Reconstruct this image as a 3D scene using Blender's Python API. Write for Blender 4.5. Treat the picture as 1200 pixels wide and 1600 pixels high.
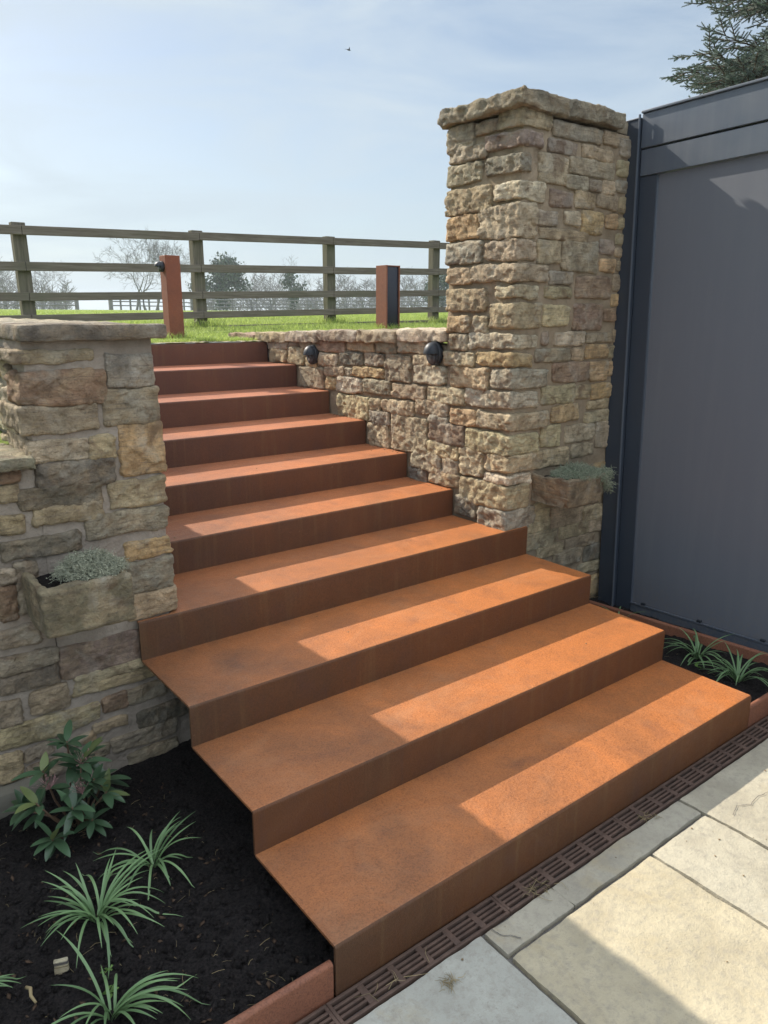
import bpy, math, random
from mathutils import Vector, Matrix, noise
for _o in list(bpy.data.objects): bpy.data.objects.remove(_o)
S = bpy.context.scene
COL = S.collection
R = random.Random(7)
rad = math.radians

# ------------------------------------------------------------------ camera
cam_d = bpy.data.cameras.new('camera'); cam = bpy.data.objects.new('camera', cam_d); COL.objects.link(cam)
CAM = Vector((-0.8192, -1.2408, 1.6337))
YAW, PITCH, ROLL, FPX = 0.6606, 0.2599, 0.0033, 1167.5765
F_ = Vector((math.sin(YAW)*math.cos(PITCH), math.cos(YAW)*math.cos(PITCH), -math.sin(PITCH)))
R0 = Vector((math.cos(YAW), -math.sin(YAW), 0)); U0 = R0.cross(F_)
RT = R0*math.cos(ROLL)+U0*math.sin(ROLL); UP = -R0*math.sin(ROLL)+U0*math.cos(ROLL)
cam.matrix_world = Matrix(((RT.x, UP.x, -F_.x, CAM.x), (RT.y, UP.y, -F_.y, CAM.y), (RT.z, UP.z, -F_.z, CAM.z), (0, 0, 0, 1)))
cam_d.sensor_fit = 'VERTICAL'; cam_d.sensor_height = 36; cam_d.lens = 36*FPX/1600
cam_d.clip_start = 0.05; cam_d.clip_end = 3000
S.camera = cam
S.render.resolution_x = 768; S.render.resolution_y = 1024

# ------------------------------------------------------------------ sky and sun
SUN = Vector((0.30, -1.40, -1.0)).normalized()          # direction the light travels
elev = math.asin(-SUN.z)
az = math.atan2(-SUN.x, -SUN.y)                          # from +y towards +x
w = bpy.data.worlds.new("World"); S.world = w; w.use_nodes = True
nt = w.node_tree; nt.nodes.clear()
def nd(t, typ, **kw):
    n = t.nodes.new(typ)
    for k, v in kw.items(): setattr(n, k, v)
    return n
wo = nd(nt, 'ShaderNodeOutputWorld'); bg = nd(nt, 'ShaderNodeBackground'); sk = nd(nt, 'ShaderNodeTexSky')
sk.sky_type = 'NISHITA'; sk.sun_disc = False; sk.sun_elevation = elev; sk.sun_rotation = az
sk.air_density = 1.0; sk.dust_density = 1.0; sk.ozone_density = 1.4; sk.altitude = 60
# thin high cloud over the clear sky
tc = nd(nt, 'ShaderNodeTexCoord'); mp = nd(nt, 'ShaderNodeMapping'); mp.inputs['Scale'].default_value = (1.2, 1.2, 5.0)
mp.inputs['Rotation'].default_value = (0.25, 0.1, 0.5)
cn = nd(nt, 'ShaderNodeTexNoise'); cn.inputs['Scale'].default_value = 2.2; cn.inputs['Detail'].default_value = 6; cn.inputs['Roughness'].default_value = .55; cn.inputs['Distortion'].default_value = .6
cr = nd(nt, 'ShaderNodeValToRGB'); cr.color_ramp.elements[0].position = .36; cr.color_ramp.elements[1].position = .64
cr.color_ramp.elements[0].color = (.22,)*3+(1,); cr.color_ramp.elements[1].color = (.85,)*3+(1,)
mx = nd(nt, 'ShaderNodeMix', data_type='RGBA'); mx.inputs[7].default_value = (5.25, 6.05, 6.65, 1)
L = nt.links.new
L(tc.outputs['Generated'], mp.inputs['Vector']); L(mp.outputs[0], cn.inputs['Vector']); L(cn.outputs['Fac'], cr.inputs[0])
L(cr.outputs[0], mx.inputs[0]); L(sk.outputs[0], mx.inputs[6])
# unseen bright cloud sheet, added overhead as fill for the shaded surfaces
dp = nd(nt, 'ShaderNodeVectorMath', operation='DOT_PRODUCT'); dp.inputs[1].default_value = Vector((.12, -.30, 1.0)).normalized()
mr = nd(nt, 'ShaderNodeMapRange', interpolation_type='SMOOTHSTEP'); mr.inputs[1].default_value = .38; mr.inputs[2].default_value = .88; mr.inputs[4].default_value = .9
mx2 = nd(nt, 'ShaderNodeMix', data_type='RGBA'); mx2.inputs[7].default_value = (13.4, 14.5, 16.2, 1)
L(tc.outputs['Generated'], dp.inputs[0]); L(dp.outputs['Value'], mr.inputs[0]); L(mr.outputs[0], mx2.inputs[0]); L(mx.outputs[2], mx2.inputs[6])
# pale haze low over the horizon
sx_ = nd(nt, 'ShaderNodeSeparateXYZ'); L(tc.outputs['Generated'], sx_.inputs[0])
mh = nd(nt, 'ShaderNodeMapRange', interpolation_type='SMOOTHSTEP'); mh.inputs[1].default_value = -.02; mh.inputs[2].default_value = .22; mh.inputs[3].default_value = .85; mh.inputs[4].default_value = 0
mx3 = nd(nt, 'ShaderNodeMix', data_type='RGBA'); mx3.inputs[7].default_value = (4.6, 5.6, 6.3, 1)
L(sx_.outputs['Z'], mh.inputs[0]); L(mh.outputs[0], mx3.inputs[0]); L(mx2.outputs[2], mx3.inputs[6])
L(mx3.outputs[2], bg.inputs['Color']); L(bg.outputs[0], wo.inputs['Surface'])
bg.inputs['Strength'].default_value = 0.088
sd = bpy.data.lights.new('sun', 'SUN'); sd.energy = 5.0; sd.angle = rad(.55); sd.color = (1, .92, .80)
so = bpy.data.objects.new('sun', sd); COL.objects.link(so); so.rotation_euler = SUN.to_track_quat('-Z', 'Y').to_euler(); so.location = (0, 0, 20)
S.view_settings.view_transform = 'Standard'; S.view_settings.look = 'None'; S.view_settings.gamma = 1
S.view_settings.exposure = 0.53

# ------------------------------------------------------------------ materials
def mat(name, rough=.8, spec=.3):
    m = bpy.data.materials.new(name); m.use_nodes = True; t = m.node_tree
    b = t.nodes['Principled BSDF']; b.inputs['Roughness'].default_value = rough
    b.inputs['Specular IOR Level'].default_value = spec
    return m, t, b
def coords(t, scale=(1, 1, 1), kind='Object'):
    c = nd(t, 'ShaderNodeTexCoord'); m = nd(t, 'ShaderNodeMapping'); m.inputs['Scale'].default_value = scale
    t.links.new(c.outputs[kind], m.inputs[0]); return m.outputs[0]
def noi(t, vec, scale, detail=4, rough=.55, dist=0):
    n = nd(t, 'ShaderNodeTexNoise'); n.inputs['Scale'].default_value = scale; n.inputs['Detail'].default_value = detail
    n.inputs['Roughness'].default_value = rough; n.inputs['Distortion'].default_value = dist
    t.links.new(vec, n.inputs['Vector']); return n.outputs['Fac']
def ramp(t, fac, stops):
    r = nd(t, 'ShaderNodeValToRGB'); e = r.color_ramp.elements
    while len(e) < len(stops): e.new(.5)
    for i, (p, c) in enumerate(stops):
        e[i].position = p; e[i].color = (c if len(c) == 4 else tuple(c)+(1,)) if hasattr(c, '__len__') else (c, c, c, 1)
    t.links.new(fac, r.inputs[0]); return r.outputs[0]
def mixc(t, fac, a, b, mode='MIX'):
    m = nd(t, 'ShaderNodeMix', data_type='RGBA', blend_type=mode)
    for i, v in ((0, fac), (6, a), (7, b)):
        if hasattr(v, 'is_output'): t.links.new(v, m.inputs[i])
        elif i == 0: m.inputs[0].default_value = v
        else: m.inputs[i].default_value = tuple(v)+(1,)
    return m.outputs[2]
def bump(t, b, hs):
    prev = None
    for h, s, d in hs:
        n = nd(t, 'ShaderNodeBump'); n.inputs['Strength'].default_value = s; n.inputs['Distance'].default_value = d
        t.links.new(h, n.inputs['Height'])
        if prev: t.links.new(prev, n.inputs['Normal'])
        prev = n.outputs[0]
    t.links.new(prev, b.inputs['Normal'])
def setc(t, b, c): t.links.new(c, b.inputs['Base Color'])
M = {}
# rubble stone, tinted per stone through the attribute "tint"
m, t, b = mat('stone', .88, .2); v = coords(t)
at = nd(t, 'ShaderNodeAttribute', attribute_name='tint')
n1 = noi(t, v, 14, 6, .65); n2 = noi(t, v, 60, 5, .7); n3 = noi(t, v, 6, 4, .6, .8)
c = mixc(t, ramp(t, n1, [(.3, .0), (.7, 1.)]), (.62, .59, .54), (1.52, 1.46, 1.34))
nb = noi(t, v, 11, 5, .65, .5)
tb = mixc(t, ramp(t, nb, [(.44, 0.), (.66, .55)]), at.outputs['Color'], (.45, .355, .24))
c = mixc(t, 1.0, tb, c, 'MULTIPLY')
ly = noi(t, coords(t, (5, 5, 70)), 1.6, 4, .6, .8)
c = mixc(t, ramp(t, ly, [(.50, 0.), (.68, .45)]), c, (.16, .135, .11))
c = mixc(t, ramp(t, n2, [(.56, 0.), (.74, .6)]), c, (.15, .13, .105))
c = mixc(t, ramp(t, n3, [(.55, 0.), (.7, .55)]), c, (.52, .48, .39))
n4 = noi(t, v, 9, 5, .6, 1.)
c = mixc(t, ramp(t, n4, [(.56, 0.), (.70, .65)]), c, (.17, .105, .065))
setc(t, b, c); bump(t, b, [(n1, .8, .02), (n2, 1., .020), (ly, .6, .006), (noi(t, v, 170, 4, .7), .9, .005)]); M['stone'] = m
for nm, cA, cB, cC in (('mortar_buff', (.27, .21, .14), (.40, .32, .225), (.17, .135, .09)), ('mortar_grey', (.27, .23, .185), (.39, .335, .275), (.16, .14, .115))):
    m, t, b = mat(nm, .95, .1); v = coords(t); n1 = noi(t, v, 12, 6, .6); n2 = noi(t, v, 130, 4, .7)
    c = mixc(t, ramp(t, n1, [(.3, 0.), (.7, 1.)]), cA, cB)
    c = mixc(t, ramp(t, noi(t, v, 5, 4, .6, .5), [(.55, 0.), (.75, .7)]), c, cC)
    setc(t, b, c); bump(t, b, [(n1, .8, .02), (noi(t, v, 40, 5, .7), .8, .008), (n2, .8, .004)]); M[nm] = m
# weathering steel
def corten(nm, brown, orange, rough=.5, grad=True, pit=.6, runs=0., dark=(.10, .055, .045)):
    m, t, b = mat(nm, rough, .34); v = coords(t)
    big = noi(t, v, 1.7, 6, .68, .5); mid = noi(t, v, 7, 6, .7, .4); sm = noi(t, v, 34, 6, .75); gr = noi(t, v, 210, 4, .65); fine = noi(t, v, 480, 2, .6)
    f = ramp(t, big, [(.30, 0.), (.70, 1.)])
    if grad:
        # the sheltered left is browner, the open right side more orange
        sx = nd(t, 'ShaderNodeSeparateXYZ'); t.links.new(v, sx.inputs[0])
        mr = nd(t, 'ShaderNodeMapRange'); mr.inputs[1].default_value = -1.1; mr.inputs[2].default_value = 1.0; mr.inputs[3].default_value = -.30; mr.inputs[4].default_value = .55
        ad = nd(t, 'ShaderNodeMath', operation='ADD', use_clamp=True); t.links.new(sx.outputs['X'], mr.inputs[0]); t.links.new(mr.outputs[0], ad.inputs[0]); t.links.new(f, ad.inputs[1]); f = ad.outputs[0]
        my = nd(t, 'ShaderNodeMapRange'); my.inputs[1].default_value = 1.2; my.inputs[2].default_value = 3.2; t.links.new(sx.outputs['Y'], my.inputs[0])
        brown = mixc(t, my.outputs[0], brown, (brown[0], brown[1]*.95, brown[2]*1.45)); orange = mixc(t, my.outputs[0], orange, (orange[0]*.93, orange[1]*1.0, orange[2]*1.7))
    c = mixc(t, f, brown, orange)
    c = mixc(t, ramp(t, mid, [(.52, 0.), (.76, .38)]), c, dark)
    c = mixc(t, ramp(t, mid, [(.30, .45), (.46, 0.)]), c, mixc(t, 1., c, (1.35, 1.28, 1.15), 'MULTIPLY'))
    c = mixc(t, ramp(t, gr, [(.50, 0.), (.64, pit)]), c, mixc(t, 1., c, (.42, .38, .38), 'MULTIPLY'))
    c = mixc(t, ramp(t, gr, [(.34, .35), (.46, 0.)]), c, mixc(t, 1., c, (1.45, 1.4, 1.3), 'MULTIPLY'))
    c = mixc(t, ramp(t, sm, [(.64, 0.), (.80, .5)]), c, (.40, .27, .17))
    du = noi(t, v, 2.9, 7, .72, 1.2); c = mixc(t, ramp(t, du, [(.52, 0.), (.70, .04 if runs else .18)]), c, (.47, .27, .15))
    sc_ = noi(t, coords(t, (9, 22, 22)), 1.0, 6, .8, .5); c = mixc(t, ramp(t, sc_, [(.70, 0.), (.78, .5)]), c, (.52, .42, .33))
    sp = noi(t, v, 95, 3, .75)
    c = mixc(t, ramp(t, sp, [(.69, 0.), (.75, .75)]), c, (.05, .035, .032))
    if runs:
        rn = noi(t, coords(t, (26, 26, 1.3)), 1.0, 4, .6)
        c = mixc(t, ramp(t, rn, [(.54, 0.), (.72, runs)]), c, (.235, .150, .065)); c = mixc(t, ramp(t, rn, [(.28, runs), (.42, 0.)]), c, (.075, .040, .034))
    setc(t, b, c)
    t.links.new(ramp(t, sm, [(.3, rough-.08), (.7, rough+.14)]), b.inputs['Roughness'])
    bump(t, b, [(gr, .6, .0022), (fine, .4, .001), (big, .25, .02), (sp, .5, .003)])
    return m
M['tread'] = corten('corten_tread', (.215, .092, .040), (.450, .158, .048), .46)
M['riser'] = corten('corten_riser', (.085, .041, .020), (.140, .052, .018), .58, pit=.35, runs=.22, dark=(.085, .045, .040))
M['corten_edge'] = corten('corten_edging', (.20, .085, .052), (.27, .105, .055), .6, False)
M['corten_post'] = corten('corten_post', (.19, .068, .040), (.25, .085, .045), .65, False, .3)
m, t, b = mat('cast_iron', .75, .3); v = coords(t)
c = mixc(t, ramp(t, noi(t, v, 25, 5, .6), [(.35, 0.), (.65, 1.)]), (.080, .052, .040), (.125, .080, .060))
setc(t, b, c); bump(t, b, [(noi(t, v, 200, 3), .5, .002)]); M['iron'] = m
m, t, b = mat('dark_void', .95, .1); b.inputs['Base Color'].default_value = (.015, .013, .012, 1); M['void'] = m
# paving
def slabmat(nm, a, bb, stain):
    m, t, b = mat(nm, .8, .25); v = coords(t); n1 = noi(t, v, 5, 6, .6, .3); n2 = noi(t, v, 45, 6, .7); n3 = noi(t, v, 160, 4, .7)
    at = nd(t, 'ShaderNodeAttribute', attribute_name='tint')
    c = mixc(t, ramp(t, n1, [(.35, 0.), (.68, 1.)]), a, bb)
    c = mixc(t, 1., c, at.outputs['Color'], 'MULTIPLY')
    c = mixc(t, ramp(t, noi(t, v, 3.1, 6, .7, .6), [(.56, 0.), (.74, .8)]), c, stain)
    c = mixc(t, ramp(t, n2, [(.47, 0.), (.70, .6)]), c, (.27, .245, .20))
    c = mixc(t, ramp(t, n3, [(.6, 0.), (.74, .45)]), c, (.12, .10, .08))
    setc(t, b, c); bump(t, b, [(n1, .4, .02), (n2, .55, .007), (n3, .7, .003)]); return m
M['slab'] = slabmat('limestone_slab', (.37, .335, .265), (.48, .44, .35), (.38, .31, .19))
m, t, b = mat('paving_joint', .95, .1); v = coords(t)
c = mixc(t, noi(t, v, 90, 4, .7), (.10, .095, .085), (.22, .205, .185)); setc(t, b, c); bump(t, b, [(noi(t, v, 120, 4, .7), .8, .004)]); M['joint'] = m
# soil
m, t, b = mat('soil', .95, .08); v = coords(t)
n1 = noi(t, v, 18, 6, .7); n2 = noi(t, v, 120, 5, .75)
c = mixc(t, ramp(t, n2, [(.35, 0.), (.7, 1.)]), (.008, .008, .009), (.047, .040, .037))
c = mixc(t, ramp(t, noi(t, v, 260, 3, .6), [(.68, 0.), (.74, .6)]), c, (.12, .09, .07))
setc(t, b, c); bump(t, b, [(n1, .8, .03), (n2, 1., .012)]); M['soil'] = m
m, t, b = mat('sand', .95, .1); v = coords(t)
c = mixc(t, noi(t, v, 60, 5, .7), (.30, .24, .16), (.48, .41, .30)); setc(t, b, c); bump(t, b, [(noi(t, v, 90, 4, .7), 1., .01)]); M['sand'] = m
# grass ground, blades
m, t, b = mat('grass_ground', .95, .05); v = coords(t)
c = mixc(t, ramp(t, noi(t, v, 1.3, 5, .6), [(.3, 0.), (.7, 1.)]), (.18, .25, .055), (.29, .36, .10))
c = mixc(t, ramp(t, noi(t, v, 9, 5, .7), [(.5, 0.), (.75, .7)]), c, (.25, .27, .09))
c = mixc(t, ramp(t, noi(t, v, .35, 4, .7), [(.55, 0.), (.75, .6)]), c, (.20, .19, .09))
setc(t, b, c); bump(t, b, [(noi(t, v, 14, 5, .8), 1., .08)]); M['ground'] = m
def leafmat(nm, a, bb, rough=.5, trans=.25, spec=.35, scale=8, tint=False):
    m, t, b = mat(nm, rough, spec); v = coords(t)
    g = nd(t, 'ShaderNodeNewGeometry')
    c = mixc(t, noi(t, v, scale, 3), a, bb)
    if hasattr(g.outputs, 'get') and g.outputs.get('Random Per Island'):
        c = mixc(t, g.outputs['Random Per Island'], mixc(t, 1., c, (.7, .72, .7), 'MULTIPLY'), mixc(t, 1., c, (1.3, 1.25, 1.2), 'MULTIPLY'))
    setc(t, b, c)
    tr = nd(t, 'ShaderNodeBsdfTranslucent'); mxs = nd(t, 'ShaderNodeMixShader'); mxs.inputs[0].default_value = trans
    t.links.new(c, tr.inputs[0]); t.links.new(b.outputs[0], mxs.inputs[1]); t.links.new(tr.outputs[0], mxs.inputs[2])
    t.links.new(mxs.outputs[0], t.nodes['Material Output'].inputs['Surface'])
    return m
M['blade'] = leafmat('grass_blade', (.27, .38, .08), (.44, .52, .16), .5, .45, .3, 3)
M['strap'] = leafmat('strap_leaf', (.13, .24, .105), (.22, .35, .16), .4, .25, .5, 10)
M['skimmia'] = leafmat('shrub_leaf', (.040, .085, .045), (.065, .12, .060), .35, .15, .5, 10)
M['skimmia_young'] = leafmat('shrub_young_leaf', (.12, .17, .06), (.17, .20, .08), .4, .25, .4, 10)
M['thyme'] = leafmat('thyme_leaf', (.27, .30, .22), (.48, .49, .38), .8, .15, .2, 30)
M['thyme_green'] = leafmat('thyme_green', (.20, .27, .18), (.36, .43, .31), .8, .15, .2, 30)
M['spruce'] = leafmat('spruce_needle', (.085, .135, .105), (.16, .22, .18), .6, .15, .3, 2)
M['ivy'] = leafmat('evergreen_leaf', (.06, .095, .07), (.10, .14, .10), .6, .1, .3, .5)
M['weed'] = leafmat('weed_leaf', (.08, .16, .04), (.14, .24, .06), .5, .2, .3, 20)
M['straw'] = leafmat('dry_straw', (.28, .22, .12), (.38, .31, .18), .8, .15, .2, 20)
def plain(nm, col, rough=.6, spec=.3, metal=0, var=.2, sc=20, bs=0):
    m, t, b = mat(nm, rough, spec); v = coords(t); b.inputs['Metallic'].default_value = metal
    n = noi(t, v, sc, 5, .6)
    c = mixc(t, n, tuple(x*(1-var) for x in col), tuple(x*(1+var) for x in col)); setc(t, b, c)
    if bs: bump(t, b, [(n, .5, bs)])
    M[nm] = m; return m
plain('stem', (.12, .075, .045)); plain('bud', (.35, .20, .19)); plain('bark_far', (.19, .19, .19), .9, .1)
plain('bark', (.10, .075, .055), .9, .1, 0, .3, 30, .01)
plain('anthracite', (.078, .098, .128), .30, .8, 0, .06, 6)
plain('anthracite_shaded', (.040, .052, .072), .38, .5, 0, .08, 6); plain('black_plastic', (.022, .027, .034), .5, .4, 0, .1)  # post metal is the frame's anthracite with its shade painted in as darker colour
plain('dark_panel', (.018, .018, .028), .25, .5, 0, .1)
plain('lens', (.07, .075, .08), .25, .5)
plain('bird', (.03, .03, .035)); plain('chip', (.075, .050, .034), .9, .1, 0, .5, 60); plain('twig', (.22, .15, .08)); plain('concrete', (.16, .15, .12), .95, .1, 0, .3, 12, .01)
# woven screen cloth
m, t, b = mat('screen_cloth', .50, .4); v = coords(t)
wv = nd(t, 'ShaderNodeTexWave'); wv.bands_direction = 'Y'; wv.inputs['Scale'].default_value = 90; wv.inputs['Distortion'].default_value = 0
t.links.new(v, wv.inputs['Vector'])
wz = nd(t, 'ShaderNodeTexWave'); wz.bands_direction = 'Z'; wz.inputs['Scale'].default_value = 90; t.links.new(v, wz.inputs['Vector'])
c = mixc(t, wv.outputs['Fac'], (.115, .125, .148), (.165, .178, .205)); c = mixc(t, .3, c, mixc(t, wz.outputs['Fac'], (.11, .12, .14), (.17, .182, .21)))
setc(t, b, c); bump(t, b, [(wv.outputs['Fac'], .25, .0006)]); M['screen'] = m
for nm_ in ('anthracite', 'screen'):
    m = M[nm_]; t = m.node_tree; b = t.nodes['Principled BSDF']; lk = [l for l in t.links if l.to_socket == b.inputs['Base Color']][0]; src = lk.from_socket
    vv = coords(t); sx = nd(t, 'ShaderNodeSeparateXYZ'); t.links.new(vv, sx.inputs[0])
    gm = nd(t, 'ShaderNodeMapRange'); gm.inputs[1].default_value = .0; gm.inputs[2].default_value = .38; gm.inputs[3].default_value = .75; gm.inputs[4].default_value = .0; t.links.new(sx.outputs['Z'], gm.inputs[0])
    sp_ = ramp(t, noi(t, vv, 60, 6, .8), [(.45, 0.), (.70, 1.)]); mu = nd(t, 'ShaderNodeMath', operation='MULTIPLY'); t.links.new(gm.outputs[0], mu.inputs[0]); t.links.new(sp_, mu.inputs[1])
    st_ = ramp(t, noi(t, coords(t, (14, 14, .7)), 1.2, 5, .65), [(.45, 0.), (.75, .22)])
    c = mixc(t, st_, src, (.20, .21, .22)); c = mixc(t, mu.outputs[0], c, (.20, .17, .14)); setc(t, b, c)
    t.links.new(ramp(t, noi(t, vv, 4, 5, .7), [(.3, .30 if nm_ == 'anthracite' else .42), (.7, .50 if nm_ == 'anthracite' else .62)]), b.inputs['Roughness'])
# timber
m, t, b = mat('weathered_timber', .9, .1); v = coords(t, (1.2, 22, 22)); v2 = coords(t)
n1 = noi(t, v, 3, 6, .65); c = mixc(t, ramp(t, n1, [(.3, 0.), (.7, 1.)]), (.115, .095, .075), (.23, .20, .165))
c = mixc(t, ramp(t, noi(t, v2, 1.7, 4), [(.5, 0.), (.75, .5)]), c, (.14, .145, .10))
setc(t, b, c); bump(t, b, [(n1, .5, .006)]); M['timber'] = m
m, t, b = mat('post_timber', .9, .1); v = coords(t, (22, 22, 1.2)); v2 = coords(t)
n1 = noi(t, v, 3, 6, .65); c = mixc(t, ramp(t, n1, [(.3, 0.), (.7, 1.)]), (.095, .085, .062), (.20, .18, .14))
c = mixc(t, ramp(t, noi(t, v2, 2.1, 4), [(.45, 0.), (.75, .6)]), c, (.14, .15, .09))
setc(t, b, c); bump(t, b, [(n1, .5, .006)]); M['post_timber'] = m

# ------------------------------------------------------------------ mesh helpers
class MB:
    def __init__(s): s.v = []; s.f = []; s.c = []; s.mi = []; s.cur = (1, 1, 1); s.m = 0
    def vs(s, pts):
        i = len(s.v); s.v += [tuple(p) for p in pts]; s.c += [s.cur]*len(pts); return i
    def fs(s, F): s.f += F; s.mi += [s.m]*len(F)
    def box(s, a, b, bev=0.0):
        (x0, y0, z0), (x1, y1, z1) = a, b
        if bev <= 0:
            i = s.vs([(x0, y0, z0), (x1, y0, z0), (x1, y1, z0), (x0, y1, z0), (x0, y0, z1), (x1, y0, z1), (x1, y1, z1), (x0, y1, z1)])
            s.fs([(i, i+3, i+2, i+1), (i+4, i+5, i+6, i+7), (i, i+1, i+5, i+4), (i+1, i+2, i+6, i+5), (i+2, i+3, i+7, i+6), (i+3, i, i+4, i+7)])
        else: s.rbox(((x0+x1)/2, (y0+y1)/2, (z0+z1)/2), ((x1-x0)/2, (y1-y0)/2, (z1-z0)/2), bev, 1e9)
    def rbox(s, c, h, r, res, disp=None, skip=(), maxn=48):
        # rounded box from six gridded faces; disp(p, n) moves each point
        r = min(r, *[x*.99 for x in h])
        for ax in range(3):
            for sg in (-1, 1):
                if (ax, sg) in skip: continue
                u, v_ = (ax+1) % 3, (ax+2) % 3
                def cuts(L_):
                    if res > 1e6: return [-1, -1+.3*r/L_, -1+r/L_, 1-r/L_, 1-.3*r/L_, 1]
                    n = max(3, min(maxn, int(2*L_/res)))
                    return [-1+2*i/n for i in range(n+1)]
                cu, cv = cuts(h[u]), cuts(h[v_]); pts = []
                for a in cu:
                    for b_ in cv:
                        p = [0, 0, 0]; p[ax] = sg*h[ax]; p[u] = a*h[u]; p[v_] = b_*h[v_]
                        q = [max(-(h[k]-r), min(h[k]-r, p[k])) for k in range(3)]
                        d = Vector((p[0]-q[0], p[1]-q[1], p[2]-q[2])); d.normalize()
                        P = Vector((q[0]+d.x*r+c[0], q[1]+d.y*r+c[1], q[2]+d.z*r+c[2]))
                        if disp: P = disp(P, d, (p[0]/h[0], p[1]/h[1], p[2]/h[2]))
                        pts.append(P)
                i = s.vs(pts); nv = len(cv); F = []
                for a in range(len(cu)-1):
                    for b_ in range(nv-1):
                        k = i+a*nv+b_
                        F.append((k, k+nv, k+nv+1, k+1) if sg > 0 else (k, k+1, k+nv+1, k+nv))
                s.fs(F)
    def tube(s, pts, rs, n=6, cap=True):
        pts = [Vector(p) for p in pts]
        if not hasattr(rs, '__len__'): rs = [rs]*len(pts)
        base = None; first = len(s.v)
        ref = Vector((0, 0, 1))
        for k, p in enumerate(pts):
            d = (pts[min(k+1, len(pts)-1)]-pts[max(k-1, 0)])
            if d.length < 1e-9: d = Vector((0, 0, 1))
            d.normalize()
            a = d.cross(ref)
            if a.length < .05: a = d.cross(Vector((1, 0, 0)))
            a.normalize(); bb = d.cross(a)
            i = s.vs([p+a*math.cos(6.28318*j/n)*rs[k]+bb*math.sin(6.28318*j/n)*rs[k] for j in range(n)])
            if base is not None: s.fs([(base+j, base+(j+1) % n, i+(j+1) % n, i+j) for j in range(n)])
            base = i
        if cap and n > 3: s.fs([tuple(first+j for j in reversed(range(n))), tuple(base+j for j in range(n))])
    def ribbon(s, pts, ws, up=Vector((0, 0, 1)), fold=.25, side=None):
        # leaf: centre line with a shallow V section
        pts = [Vector(p) for p in pts]; base = None
        for k, p in enumerate(pts):
            d = (pts[min(k+1, len(pts)-1)]-pts[max(k-1, 0)]).normalized()
            a = side if side is not None else d.cross(up)
            if a.length < .05: a = Vector((1, 0, 0))
            a = a.normalized(); n_ = a.cross(d).normalized(); w_ = ws[k]
            i = s.vs([p-a*w_+n_*w_*fold, p, p+a*w_+n_*w_*fold])
            if base is not None: s.fs([(base, base+1, i+1, i), (base+1, base+2, i+2, i+1)])
            base = i
    def grid(s, fn, nu, nv, flip=False):
        i = s.vs([fn(a/nu, b_/nv) for a in range(nu+1) for b_ in range(nv+1)]); F = []
        for a in range(nu):
            for b_ in range(nv):
                k = i+a*(nv+1)+b_; q = (k, k+nv+1, k+nv+2, k+1); F.append(q[::-1] if flip else q)
        s.fs(F)
    def build(s, name, mats, parent=None, smooth=True, label=None):
        me = bpy.data.meshes.new(name); o = bpy.data.objects.new(name, me); COL.objects.link(o)
        off = Vector((0, 0, 0))
        if parent:
            o.parent = parent; off = Vector(parent.get('_o', (0, 0, 0)))
            o['_o'] = tuple(off)
        vv = [(x-off.x, y-off.y, z-off.z) for x, y, z in s.v] if off.length else s.v
        me.from_pydata(vv, [], s.f); me.polygons.foreach_set('use_smooth', [smooth]*len(s.f))
        if not isinstance(mats, (list, tuple)): mats = [mats]
        for m_ in mats: me.materials.append(M[m_] if isinstance(m_, str) else m_)
        if len(mats) > 1: me.polygons.foreach_set('material_index', s.mi)
        if any(c_ != (1, 1, 1) for c_ in s.c):
            a = me.color_attributes.new('tint', 'FLOAT_COLOR', 'POINT'); fl = []
            for c_ in s.c: fl += [c_[0], c_[1], c_[2], 1.]
            a.data.foreach_set('color', fl)
        else:
            a = None
        me.update()
        if label: o['label'] = label
        return o
def tag(o, label=None, cat=None, group=None, kind=None):
    if label: o['label'] = label
    if cat: o['category'] = cat
    if group: o['group'] = group
    if kind: o['kind'] = kind
    return o
def thing(name, loc, label, cat, group=None):
    o = bpy.data.objects.new(name, None); COL.objects.link(o); o.location = loc; o['_o'] = tuple(loc); o.empty_display_size = .1
    return tag(o, label, cat, group)
def copy_thing(src, loc, label, rz=0, sc=1):
    def rec(o, par):
        c_ = o.copy(); COL.objects.link(c_); c_.parent = par
        for ch in o.children: rec(ch, c_)
        return c_
    c_ = rec(src, None); c_.location = loc; c_.rotation_euler = (0, 0, rz); c_.scale = (sc, sc, sc); c_['label'] = label
    return c_
def nz(p, sc, seed=0): return noise.noise(Vector((p[0]*sc+seed, p[1]*sc+seed*1.7, p[2]*sc-seed)))

# ------------------------------------------------------------------ dimensions of the stair
YS = [0, .405, .812, 1.222, 1.624, 2.016, 2.413, 2.809, 3.205, 3.600]
ZS = [0, .1456, .287, .4295, .5765, .7203, .861, 1.0055, 1.150, 1.2935, 1.436]
W = 2.03; XW = 1.88; YF = 1.24; XL = .145
GZ = 1.436

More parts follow.
